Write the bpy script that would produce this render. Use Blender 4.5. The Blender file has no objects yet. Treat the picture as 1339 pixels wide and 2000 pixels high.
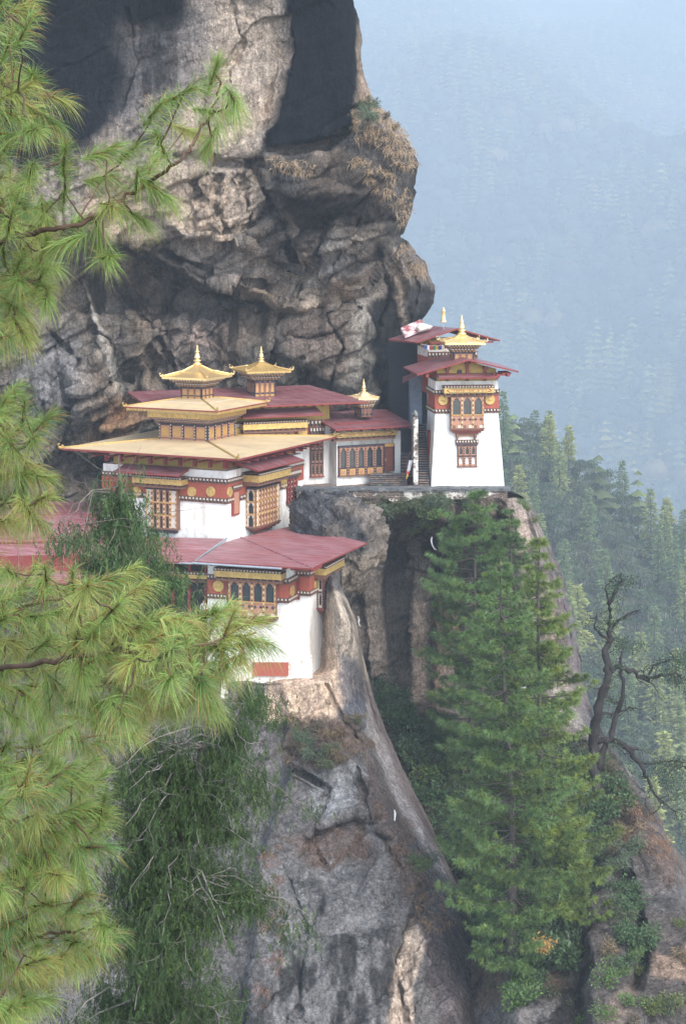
import bpy, math, random
import numpy as np
from math import radians, sin, cos, pi

# ---------------------------------------------------------------- camera, sky, sun, exposure
SC = bpy.context.scene
COL = SC.collection
F = 4000.0            # focal length in photograph pixels (photograph is 1339 x 2000)
CX, HZ = 669.5, 400.0 # principal column, eye-level row
cam_d = bpy.data.cameras.new('camera')
cam = bpy.data.objects.new('camera', cam_d); COL.objects.link(cam)
cam.location = (0, 0, 0); cam.rotation_euler = (radians(90), 0, 0)
cam_d.sensor_fit = 'VERTICAL'; cam_d.sensor_height = 36.0; cam_d.sensor_width = 24.1
cam_d.lens = 36.0 * F / 2000.0
cam_d.shift_y = -(1000 - HZ) / 2000.0
cam_d.clip_start = 0.1; cam_d.clip_end = 20000
SC.camera = cam

SUN_DIR = np.array([0.55, -0.78, 0.85]); SUN_DIR /= np.linalg.norm(SUN_DIR)
sun_el = math.asin(SUN_DIR[2]); sun_az = math.atan2(SUN_DIR[0], SUN_DIR[1])
world = bpy.data.worlds.new('World'); SC.world = world; world.use_nodes = True
wn = world.node_tree
bg = wn.nodes['Background']
sky = wn.nodes.new('ShaderNodeTexSky'); sky.sky_type = 'NISHITA'; sky.sun_disc = False
sky.sun_elevation = sun_el; sky.sun_rotation = sun_az
sky.air_density = 1.0; sky.dust_density = 3.5; sky.ozone_density = 1.0; sky.altitude = 2500
hs = wn.nodes.new('ShaderNodeHueSaturation'); hs.inputs['Saturation'].default_value = 0.55
wn.links.new(sky.outputs[0], hs.inputs['Color']); wn.links.new(hs.outputs[0], bg.inputs[0]); bg.inputs[1].default_value = 0.15
sl = bpy.data.lights.new('sun', 'SUN'); sun = bpy.data.objects.new('sun', sl); COL.objects.link(sun)
sl.energy = 1.5; sl.angle = radians(38); sl.color = (1.0, 0.95, 0.88)
import mathutils
sun.rotation_euler = mathutils.Vector(-SUN_DIR).to_track_quat('-Z', 'Y').to_euler()
SC.view_settings.view_transform = 'Standard'; SC.view_settings.look = 'None'
SC.view_settings.exposure = 1.66; SC.view_settings.gamma = 1.0
SC.cycles.max_bounces = 5; SC.cycles.diffuse_bounces = 3; SC.cycles.volume_bounces = 1
SC.cycles.use_denoising = True

# ---------------------------------------------------------------- helpers
def P(px, py, Y):
    return np.array([(px - CX) * Y / F, Y, (HZ - py) * Y / F])
def PA(px, py, Y):
    return np.stack([(px - CX) * Y / F, Y + 0 * px, (HZ - py) * Y / F], -1)

def tag(o, label=None, cat=None, group=None, kind=None):
    if label: o['label'] = label
    if cat: o['category'] = cat
    if group: o['group'] = group
    if kind: o['kind'] = kind
    return o
def empty(name, loc, rz=0.0, parent=None):
    o = bpy.data.objects.new(name, None); COL.objects.link(o)
    o.location = loc; o.rotation_euler = (0, 0, rz); o.empty_display_size = 0.5
    if parent: o.parent = parent
    return o
def copy_tree(o, parent=None):
    c = o.copy(); COL.objects.link(c); c.parent = parent
    for ch in [q for q in o.children]:
        copy_tree(ch, c)
    return c

def mesh_obj(name, verts, faces, mat, parent=None, colors=None, smooth=False, loc=None, fmat=None):
    """verts (n,3); faces: (m,3)/(m,4) array or list of tuples; mat one or a list"""
    me = bpy.data.meshes.new(name)
    verts = np.asarray(verts, dtype=np.float32)
    if isinstance(faces, np.ndarray):
        k = faces.shape[1]; m = faces.shape[0]
        me.vertices.add(len(verts)); me.vertices.foreach_set('co', verts.ravel())
        me.loops.add(m * k); me.loops.foreach_set('vertex_index', faces.astype(np.int32).ravel())
        me.polygons.add(m); me.polygons.foreach_set('loop_start', np.arange(0, m * k, k, dtype=np.int32))
        me.polygons.foreach_set('loop_total', np.full(m, k, dtype=np.int32))
    else:
        me.from_pydata([tuple(map(float, v)) for v in verts], [], [tuple(f) for f in faces])
    for q in (mat if isinstance(mat, (list, tuple)) else [mat]):
        me.materials.append(q)
    if colors is not None:
        at = me.color_attributes.new('Col', 'FLOAT_COLOR', 'POINT')
        c = np.ones((len(verts), 4), dtype=np.float32); c[:, :3] = colors
        at.data.foreach_set('color', c.ravel())
    if fmat is not None:
        me.polygons.foreach_set('material_index', np.asarray(fmat, dtype=np.int32))
    me.update(calc_edges=True)
    if smooth:
        me.polygons.foreach_set('use_smooth', np.ones(len(me.polygons), dtype=bool))
    me.validate()
    o = bpy.data.objects.new(name, me); COL.objects.link(o)
    if parent: o.parent = parent
    if loc is not None: o.location = loc
    return o

# ---- numpy noise
def _h(ix, iy, iz, s):
    n = (ix.astype(np.int64) * 73856093) ^ (iy.astype(np.int64) * 19349663) ^ (iz.astype(np.int64) * 83492791) ^ (s * 2654435761)
    n = (n ^ (n >> 13)) * 1274126177 & 0x7fffffff
    n = (n ^ (n >> 16)) * 2246822519 & 0x7fffffff
    return ((n ^ (n >> 11)) & 0xffffff) / float(0xffffff)
def vn(p, s=0):
    """smooth value noise in -1..1"""
    i = np.floor(p).astype(np.int64); f = p - i; f = f * f * f * (f * (f * 6 - 15) + 10)
    r = 0
    for dx in (0, 1):
        wx = f[..., 0] if dx else 1 - f[..., 0]
        for dy in (0, 1):
            wy = f[..., 1] if dy else 1 - f[..., 1]
            for dz in (0, 1):
                wz = f[..., 2] if dz else 1 - f[..., 2]
                r = r + wx * wy * wz * _h(i[..., 0] + dx, i[..., 1] + dy, i[..., 2] + dz, s)
    return r * 2 - 1
def fbm(p, octv=4, s=0, gain=0.5):
    a = 1.0; r = 0; t = 0
    for k in range(octv):
        r = r + a * vn(p * (2.03 ** k) + 17.3 * k, s + k); t += a; a *= gain
    return r / t
def facets(p, s=0):
    """planar facet per voronoi cell -> (height -1..1, F2-F1 edge distance, cell random)"""
    sh = p.shape[:-1]; p = p.reshape(-1, 3)
    i = np.floor(p).astype(np.int64)
    f1 = np.full(len(p), 9.0); f2 = np.full(len(p), 9.0); bx = np.zeros((len(p), 3)); bc = np.zeros((len(p), 3), dtype=np.int64)
    for dx in (-1, 0, 1):
        for dy in (-1, 0, 1):
            for dz in (-1, 0, 1):
                c = i + np.array([dx, dy, dz])
                q = np.stack([c[:, 0] + _h(c[:, 0], c[:, 1], c[:, 2], s + 1), c[:, 1] + _h(c[:, 0], c[:, 1], c[:, 2], s + 2),
                              c[:, 2] + _h(c[:, 0], c[:, 1], c[:, 2], s + 3)], -1)
                v = p - q; d = np.sqrt((v ** 2).sum(-1))
                m = d < f1
                f2 = np.where(m, f1, np.minimum(f2, d)); f1 = np.where(m, d, f1)
                bx[m] = v[m]; bc[m] = c[m]
    n = np.stack([_h(bc[:, 0], bc[:, 1], bc[:, 2], s + k) * 2 - 1 for k in (5, 6, 7)], -1)
    hgt = (n * bx).sum(-1) * 1.1 + (_h(bc[:, 0], bc[:, 1], bc[:, 2], s + 8) - 0.5) * 0.9
    return hgt.reshape(sh), (f2 - f1).reshape(sh), _h(bc[:, 0], bc[:, 1], bc[:, 2], s + 9).reshape(sh)

def sdist(px, py, poly, closed=True):
    poly = np.asarray(poly, float); n = len(poly)
    d = np.full(px.shape, 1e9); ins = np.zeros(px.shape, bool)
    for k in range(n if closed else n - 1):
        a = poly[k]; b = poly[(k + 1) % n]
        e = b - a; wx = px - a[0]; wy = py - a[1]
        t = np.clip((wx * e[0] + wy * e[1]) / (e @ e + 1e-9), 0, 1)
        d = np.minimum(d, np.hypot(wx - t * e[0], wy - t * e[1]))
        if closed:
            c = ((a[1] > py) != (b[1] > py)) & (px < (b[0] - a[0]) * (py - a[1]) / (b[1] - a[1] + 1e-12) + a[0])
            ins ^= c
    return np.where(ins, -d, d) if closed else d
def sstep(a, b, x):
    t = np.clip((x - a) / (b - a), 0, 1); return t * t * (3 - 2 * t)
def interp(pts):
    ys = np.array([p[0] for p in pts], float); xs = np.array([p[1] for p in pts], float)
    return lambda y: np.interp(y, ys, xs)

# ---- materials
def mat_new(name):
    m = bpy.data.materials.new(name); m.use_nodes = True
    return m, m.node_tree, m.node_tree.nodes['Principled BSDF']
def N(t, kind, **kw):
    n = t.nodes.new(kind)
    for k, v in kw.items():
        if k in n.inputs: n.inputs[k].default_value = v
        else: setattr(n, k, v)
    return n
def ramp(t, fac, stops):
    r = t.nodes.new('ShaderNodeValToRGB'); t.links.new(fac, r.inputs[0])
    e = r.color_ramp.elements
    while len(e) < len(stops): e.new(0.5)
    for i, (p, c) in enumerate(stops):
        e[i].position = p; e[i].color = (*(c if hasattr(c, '__len__') else (c, c, c)), 1)
    return r.outputs[0]
def mix(t, kind, fac, a, b):
    m = t.nodes.new('ShaderNodeMix'); m.data_type = 'RGBA'; m.blend_type = kind
    for i, v in ((0, fac), (6, a), (7, b)):
        if isinstance(v, (int, float)): m.inputs[i].default_value = v if i == 0 else (v, v, v, 1)
        elif isinstance(v, tuple): m.inputs[i].default_value = (*v, 1)
        else: t.links.new(v, m.inputs[i])
    return m.outputs[2]
def coords(t, scale=(1, 1, 1), rot=(0, 0, 0)):
    c = t.nodes.new('ShaderNodeTexCoord'); mp = t.nodes.new('ShaderNodeMapping')
    mp.inputs['Scale'].default_value = scale; mp.inputs['Rotation'].default_value = rot
    t.links.new(c.outputs['Object'], mp.inputs['Vector']); return mp.outputs[0]
def noise(t, vec, scale, detail=4, rough=0.6, dist=0.0):
    n = N(t, 'ShaderNodeTexNoise', Scale=scale, Detail=detail, Roughness=rough, Distortion=dist)
    t.links.new(vec, n.inputs['Vector']); return n.outputs['Fac']

def mat_rock(name='rock', bump=0.7):
    m, t, b = mat_new(name)
    at = N(t, 'ShaderNodeVertexColor', layer_name='Col')
    v = coords(t); vs = coords(t, (1.0, 1.0, 0.35), (0.0, 0.5, 0.0)); vv = coords(t, (1.6, 1.6, 0.12))
    n1 = noise(t, v, 0.9, 8, 0.7, 0.4); n2 = noise(t, vs, 3.5, 6, 0.75, 0.8); n3 = noise(t, vv, 1.5, 5, 0.6)
    c = mix(t, 'MULTIPLY', 1.0, at.outputs[0], ramp(t, n1, [(0.3, 0.55), (0.5, 1.0), (0.72, 1.35)]))
    c = mix(t, 'MULTIPLY', 1.0, c, ramp(t, n2, [(0.32, 0.6), (0.5, 1.0), (0.7, 1.4)]))
    c = mix(t, 'MULTIPLY', 0.8, c, ramp(t, n3, [(0.35, 0.7), (0.65, 1.2)]))
    vor = N(t, 'ShaderNodeTexVoronoi', Scale=0.55); vor.feature = 'DISTANCE_TO_EDGE'
    dn = N(t, 'ShaderNodeTexNoise', Scale=1.2, Detail=4.0); t.links.new(v, dn.inputs['Vector'])
    wv = mix(t, 'LINEAR_LIGHT', 0.9, vs, dn.outputs['Color']); t.links.new(wv, vor.inputs['Vector'])
    crk = ramp(t, vor.outputs['Distance'], [(0.0, 0.3), (0.018, 1.0)])
    ncr = noise(t, v, 0.5, 2); crm = ramp(t, ncr, [(0.48, 0.0), (0.6, 1.0)])
    c = mix(t, 'MULTIPLY', crm, c, crk)
    mot = noise(t, v, 4.5, 10, 0.85, 0.2); c = mix(t, 'MULTIPLY', 1.0, c, ramp(t, mot, [(0.40, 0.5), (0.5, 1.0), (0.60, 1.4)]))
    spk = noise(t, v, 9.0, 3, 0.8); c = mix(t, 'MULTIPLY', 1.0, c, ramp(t, spk, [(0.62, 1.0), (0.7, 2.1)]))
    t.links.new(c, b.inputs['Base Color'])
    b.inputs['Roughness'].default_value = 0.85; b.inputs['Specular IOR Level'].default_value = 0.03
    hs = N(t, 'ShaderNodeMath', operation='ADD'); t.links.new(n2, hs.inputs[0]); t.links.new(n1, hs.inputs[1])
    bp = N(t, 'ShaderNodeBump', Strength=bump, Distance=0.35); t.links.new(hs.outputs[0], bp.inputs['Height'])
    n4 = noise(t, vs, 7.0, 8, 0.7, 0.3); bp3 = N(t, 'ShaderNodeBump', Strength=0.7, Distance=0.12); t.links.new(n4, bp3.inputs['Height']); t.links.new(bp.outputs[0], bp3.inputs['Normal'])
    bp2 = N(t, 'ShaderNodeBump', Strength=0.5, Distance=0.12)
    t.links.new(crk, bp2.inputs['Height']); t.links.new(bp3.outputs[0], bp2.inputs['Normal'])
    t.links.new(bp2.outputs[0], b.inputs['Normal'])
    return m
def mat_attr(name, rough=0.8, trans=0.0, nz=0.0, scale=3.0, spec=0.2):
    m, t, b = mat_new(name)
    at = N(t, 'ShaderNodeVertexColor', layer_name='Col'); c = at.outputs[0]
    if nz:
        c = mix(t, 'MULTIPLY', 1.0, c, ramp(t, noise(t, coords(t), scale, 5), [(0.3, 1 - nz), (0.7, 1 + nz)]))
    t.links.new(c, b.inputs['Base Color'])
    b.inputs['Roughness'].default_value = rough; b.inputs['Specular IOR Level'].default_value = spec
    if trans:
        tr = N(t, 'ShaderNodeBsdfTranslucent'); t.links.new(c, tr.inputs[0])
        ms = N(t, 'ShaderNodeMixShader'); ms.inputs[0].default_value = trans
        t.links.new(b.outputs[0], ms.inputs[1]); t.links.new(tr.outputs[0], ms.inputs[2])
        t.links.new(ms.outputs[0], t.nodes['Material Output'].inputs[0])
    return m
M_ROCK = mat_rock()
M_FOL = mat_attr('foliage', 0.6, 0.25, spec=0.3)
M_NEEDLE = mat_attr('needles', 0.42, 0.2, spec=0.45)
M_BARK = mat_attr('bark', 0.9, 0, 0.45, 6.0)

# ---------------------------------------------------------------- the cliffs
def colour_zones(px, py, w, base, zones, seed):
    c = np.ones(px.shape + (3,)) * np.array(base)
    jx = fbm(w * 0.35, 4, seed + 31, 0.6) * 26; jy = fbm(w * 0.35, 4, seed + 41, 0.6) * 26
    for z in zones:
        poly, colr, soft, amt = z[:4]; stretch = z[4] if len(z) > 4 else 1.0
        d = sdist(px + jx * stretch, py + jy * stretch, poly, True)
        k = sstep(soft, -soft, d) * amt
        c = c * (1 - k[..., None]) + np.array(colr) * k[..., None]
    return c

def rock_sheet(name, xL, xR, y0, y1, step, depth, feats, zones, base, seed, rough, rR=40, dR=8, back=50, rL=0, cap=0, flatcap=False,
               ncol=None, streak=1.0, warm=0.5, squash=(1, 1, 1)):
    rows = np.arange(y0, y1 + step, step, dtype=float)
    wid = np.max(xR(rows) - xL(rows)); nf = int(wid / step)
    nr = max(10, int(rR * 1.5 / step)); nb = 14
    U = []; TH = []
    s = np.linspace(0, 1, nf, endpoint=False)
    th = np.linspace(0, pi / 2, nr)
    PX = np.zeros((len(rows), nf + nr + nb)); PY = np.repeat(rows[:, None], nf + nr + nb, 1)
    DB = np.zeros_like(PX); BK = np.zeros_like(PX); 
    for i, y in enumerate(rows):
        a = float(xL(y)); b = float(xR(y))
        PX[i, :nf] = a + (b - rR - a) * s
        PX[i, nf:nf + nr] = b - rR + rR * np.sin(th)
        DB[i, nf:nf + nr] = dR * (1 - np.cos(th))
        PX[i, nf + nr:] = b
        DB[i, nf + nr:] = dR
        BK[i, nf + nr:] = np.linspace(0, 1, nb + 1)[1:] ** 1.5 * back
    if rL:
        e = np.clip((PX - PX[:, :1]) / rL, 0, 1)
        DB += dR * (1 - np.sqrt(np.clip(1 - (1 - e) ** 2, 0, 1)))
    w0 = PA(PX, PY, 180.0 + 0 * PX)
    jit = fbm(w0 * 0.5, 4, seed + 3, 0.6) * 9
    Y = depth(PX, PY) + DB
    ro = np.ones_like(PX) * rough
    for ft in feats:
        d = sdist(PX + jit, PY + jit * 0.7, ft['p'], ft.get('closed', True))
        if 'closed' in ft and not ft['closed']: d = d - ft.get('w', 5)
        k = sstep(ft.get('soft', 8), -ft.get('soft', 8), d)
        amt = ft['d']
        if 'tilt' in ft:
            c = np.mean(np.array(ft['p']), 0); amt = amt + (PX - c[0]) * ft['tilt'][0] + (PY - c[1]) * ft['tilt'][1]
        Y = Y - amt * k
        if 'rough' in ft: ro = ro * (1 - k) + ft['rough'] * k
    W = PA(PX, PY, Y)
    W[..., 1] += BK; W[..., 0] -= BK * 0.25
    if cap:
        nc = 10; top = np.repeat(W[:1], nc, 0).copy()
        t = np.linspace(1, 0, nc, endpoint=False)[:, None] ** 1.3
        top[..., 1] += t * cap; top[..., 2] += t * cap * (-0.16 if flatcap else 0.15)
        W = np.concatenate([top, W]); ext = lambda A: np.concatenate([np.repeat(A[:1], nc, 0), A])
        PX = ext(PX); PY = ext(PY); ro = ext(ro)
    # normals from grid
    gx = np.gradient(W, axis=1); gy = np.gradient(W, axis=0)
    nrm = np.cross(gy, gx); nrm /= np.linalg.norm(nrm, axis=-1, keepdims=True) + 1e-9
    # smooth normals a little
    for _ in range(2):
        nrm[1:-1] = (nrm[:-2] + nrm[1:-1] * 2 + nrm[2:]) / 4; nrm[:, 1:-1] = (nrm[:, :-2] + nrm[:, 1:-1] * 2 + nrm[:, 2:]) / 4
    nrm /= np.linalg.norm(nrm, axis=-1, keepdims=True) + 1e-9
    a = 0.5; R = np.array([[cos(a), 0, sin(a)], [0, 1, 0], [-sin(a), 0, cos(a)]])
    q = (W * np.array(squash)) @ R.T * 0.8
    q = q + 0.55 * np.stack([fbm(q * 0.25, 3, seed + 60 + k) for k in range(3)], -1)
    h1, e1, c1 = facets(q * np.array([0.11, 0.2, 0.30]), seed + 1)
    h2, e2, c2 = facets(q * np.array([0.26, 0.5, 0.85]), seed + 11)
    h3, e3, c3 = facets(q * np.array([0.8, 1.1, 2.2]), seed + 21)
    lo = fbm(W * 0.12, 3, seed + 50); mid = fbm(q * np.array([0.5, 0.6, 1.3]), 5, seed + 55, 0.6)
    disp = lo * 1.3 * np.clip(ro, 0.12, 1) + ro * (h1 * 2.0 + h2 * 0.85 + h3 * 0.3 - np.exp(-e2 * 18) * 0.25 - np.exp(-e1 * 22) * 0.6) + mid * (0.05 + 0.10 * ro)
    cq = fbm(q * np.array([0.45, 0.6, 1.0]) + 40, 4, seed + 90, 0.55); cq2 = fbm(q * np.array([1.1, 1.2, 0.6]) + 90, 3, seed + 95, 0.5)
    disp = disp - ro * (np.exp(-np.abs(cq) * 40) * 0.2 + np.exp(-np.abs(cq2) * 30) * 0.12) + (0.03 + 0.10 * ro) * fbm(W * np.array([1.6, 1.6, 2.4]), 4, seed + 97, 0.65)
    disp = disp * np.clip(0.15 + np.abs(nrm[..., 1]) * 1.1, 0, 1)
    for _ in range(1):
        d2 = disp.copy(); d2[1:-1] = (disp[:-2] + disp[1:-1] * 4 + disp[2:]) / 6; disp = d2
    W = W + nrm * disp[..., None]
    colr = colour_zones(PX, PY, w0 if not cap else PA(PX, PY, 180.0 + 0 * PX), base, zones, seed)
    colr = colr * (0.8 + 0.4 * c2 * np.clip(ro, 0, 1) + 0.2 * (1 - np.clip(ro, 0, 1)))[..., None] * (1 + 0.22 * fbm(W * 0.7, 4, seed + 77))[..., None]
    st = fbm(W * np.array([0.55, 0.3, 0.045]) + 7, 4, seed + 120, 0.6); stm = sstep(0.08, 0.30, st) * sstep(-0.25, 0.2, fbm(W * 0.07 + 3, 3, seed + 125))
    colr = colr * (1 - 0.72 * stm * streak)[..., None]
    tn = sstep(0.05, 0.4, fbm(W * np.array([0.14, 0.14, 0.1]) + 31, 3, seed + 130))[..., None] * warm; colr = colr * (1 - tn) + colr * np.array([1.32, 1.08, 0.86]) * tn
    colr = np.clip(colr, 0.006, 0.8)
    nR, nC = W.shape[:2]
    idx = np.arange(nR * nC).reshape(nR, nC)
    fc = np.stack([idx[:-1, :-1], idx[1:, :-1], idx[1:, 1:], idx[:-1, 1:]], -1).reshape(-1, 4)
    o = mesh_obj(name, W.reshape(-1, 3), fc, M_ROCK, colors=colr.reshape(-1, 3), smooth=True)
    return o, W, PX, PY

def inflate(name, poly, Yc, D, seed, base, mat, n=70, amp=0.5, parent=None, streak=None, ex=0.7):
    """a boulder from its outline: rounded front and back, real thickness 2*D"""
    poly = np.array(poly, float); c = poly.mean(0)
    seg = np.linalg.norm(np.roll(poly, -1, 0) - poly, axis=1); cum = np.r_[0, np.cumsum(seg)]
    nt = n * 3; t = np.linspace(0, cum[-1], nt, endpoint=False)
    pp = np.r_[poly, poly[:1]]; bx = np.interp(t, cum, pp[:, 0]); by = np.interp(t, cum, pp[:, 1])
    ph = np.linspace(0.02, pi - 0.02, n); V = []
    for p in ph:
        r = sin(p) ** ex
        V.append(PA(c[0] + (bx - c[0]) * r, c[1] + (by - c[1]) * r, Yc - D * cos(p) + 0 * bx))
    W = np.array(V); cw = P(c[0], c[1], Yc); nn = W - cw; nn /= np.linalg.norm(nn, axis=-1, keepdims=True)
    h, e, cr = facets(W * 0.33, seed); h2, e2, c2 = facets(W * 1.1, seed + 4)
    W = W + nn * (h * amp + h2 * amp * 0.3 + fbm(W * 0.6, 5, seed) * amp * 0.7)[..., None]
    col = np.ones(W.shape) * np.array(base) * (1 + 0.35 * fbm(W * 0.6, 4, seed + 9))[..., None]
    if streak is not None: col = streak(W, col)
    idx = np.arange(n * nt).reshape(n, nt); nx = np.roll(idx, -1, 1)
    fc = np.stack([idx[:-1], nx[:-1], nx[1:], idx[1:]], -1).reshape(-1, 4)
    V = np.r_[W.reshape(-1, 3), [W[0].mean(0)], [W[-1].mean(0)]]; C = np.r_[col.reshape(-1, 3), [col[0, 0]], [col[-1, 0]]]
    fl = [tuple(f) for f in fc] + [(n * nt, nx[0, k], idx[0, k]) for k in range(nt)] + [(n * nt + 1, idx[-1, k], nx[-1, k]) for k in range(nt)]
    return mesh_obj(name, V, fl, mat, parent, colors=np.clip(C, 0.01, .8), smooth=True)

BLACK = (0.009, 0.010, 0.013); DARK = (0.048, 0.045, 0.044); GREY = (0.165, 0.143, 0.122); TAN = (0.40, 0.32, 0.25); PALE = (0.43, 0.35, 0.28)
BROWN = (0.17, 0.12, 0.09); ORANGE = (0.38, 0.22, 0.12); WHITE = (0.62, 0.60, 0.56)

# --- main cliff behind the monastery
xR1 = interp([(-140, 672), (0, 690), (60, 702), (130, 705), (165, 716), (200, 732), (235, 768), (260, 790), (320, 820), (360, 815), (420, 800), (462, 783),
              (480, 796), (510, 830), (560, 846), (590, 843), (615, 826), (640, 800), (700, 800), (800, 806), (1240, 812)])
xL1 = interp([(-140, -260), (1060, -260)])
def dep1(px, py):
    return 201.0 - 5.0 * sstep(980, 640, py) + 3.5 * sstep(640, 560, py) - 3 * sstep(-140, 200, -py) + (py - 400) * 0.002 - np.clip(300 - px, 0, 400) * 0.012
feats1 = [
    dict(p=[(-400, -300), (800, -300), (830, 330), (800, 440), (792, 480), (760, 520), (715, 575), (660, 570), (600, 610), (540, 600), (470, 570), (400, 560), (330, 530), (250, 480), (180, 470), (120, 440), (-400, 420)], d=9.0, soft=12),
    dict(p=[(-400, 560), (80, 560), (160, 600), (300, 600), (420, 640), (520, 660), (540, 700), (300, 700), (200, 800), (-400, 900)], d=0.8, soft=25),
    dict(p=[(300, 470), (480, 480), (560, 530), (640, 560), (640, 610), (560, 622), (470, 590), (380, 560), (300, 535)], d=-2.0, soft=10),
    dict(p=[(570, -200), (690, -200), (705, 100), (702, 200), (690, 245), (640, 272), (520, 292), (545, 200), (568, 100)], d=2.2, soft=8, rough=0.14),
    dict(p=[(90, -200), (400, -200), (350, 60), (310, 150), (250, 240), (170, 290), (90, 290), (-300, 290), (-300, -200)], d=-0.8, soft=40, rough=0.2),
    dict(p=[(395, -200), (566, -200), (560, 160), (510, 296), (440, 318), (300, 300), (300, 180)], d=0.3, soft=30, rough=0.2),
    dict(p=[(516, 305), (640, 292), (700, 250), (740, 200), (800, 240), (850, 330), (820, 440), (785, 480), (755, 512), (700, 545), (640, 560), (592, 520), (560, 440), (512, 360)], d=4.2, soft=9, rough=0.55, tilt=(0.008, -0.012)),
    dict(p=[(540, 310), (700, 300), (760, 380), (720, 420), (640, 440), (560, 380)], d=1.4, soft=30),
    dict(p=[(300, 335), (500, 325), (522, 380), (520, 440), (490, 468), (430, 480), (350, 468), (310, 420)], d=1.2, soft=7, rough=0.8),
    dict(p=[(484, 318), (515, 360), (545, 420), (562, 470), (578, 520)], closed=False, w=5, d=-3.0, soft=5),
    dict(p=[(300, 300), (380, 312), (480, 322), (560, 300), (650, 278), (690, 252)], closed=False, w=4, d=-1.8, soft=5),
    dict(p=[(600, 590), (700, 575), (740, 610), (745, 700), (700, 770), (650, 760), (590, 720), (540, 690), (560, 630)], d=2.4, soft=14, rough=0.55),
    
    dict(p=[(120, 700), (190, 690), (230, 780), (220, 850), (150, 830)], d=1.2, soft=10),
    dict(p=[(240, 600), (330, 640), (380, 760), (330, 800), (260, 720)], d=1.5, soft=12),
    dict(p=[(160, 545), (180, 600), (208, 690), (232, 790)], closed=False, w=8, d=1.3, soft=7, rough=0.3),
    dict(p=[(150, 880), (200, 840), (300, 800), (330, 830), (330, 900), (160, 920)], d=2.2, soft=14),
    dict(p=[(720, 560), (770, 520), (790, 560), (800, 700), (830, 900), (760, 900), (725, 760)], d=-1.2, soft=14, rough=0.35),
    dict(p=[(785, 478), (860, 500), (860, 640), (790, 655), (775, 600), (765, 540)], d=1.0, soft=8, rough=0.5),
]
for ln, dd in (([(470, 330), (482, 400), (500, 470)], 1.5), ([(432, 335), (420, 400), (448, 460)], 1.3), ([(370, 335), (392, 390), (380, 450)], 1.2), ([(320, 495), (420, 540), (520, 560), (600, 590), (650, 612)], 2.2),
               ([(235, 560), (300, 640), (345, 720), (400, 800)], 2.2), ([(640, 620), (668, 680), (650, 750)], 1.8), ([(535, 645), (600, 662), (660, 640), (705, 600)], 1.6), ([(400, 640), (442, 690), (430, 765)], 1.6),
               ([(610, 335), (645, 420), (622, 500)], 1.4), ([(705, 430), (662, 500), (640, 548)], 1.8), ([(90, 640), (150, 700), (130, 800)], 1.8), ([(180, 640), (235, 680), (260, 760)], 1.6), ([(735, 480), (760, 560), (745, 640)], 1.8),
               ([(460, 600), (520, 700), (560, 740)], 1.5), ([(800, 500), (815, 560), (800, 620)], 1.2), ([(455, 0), (470, 80), (450, 160)], .7), ([(530, 20), (545, 120), (520, 220)], .6), ([(250, 20), (270, 120), (240, 220)], .7)):
    feats1.append(dict(p=ln, closed=False, w=2.2, d=-dd, soft=3.5))
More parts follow.
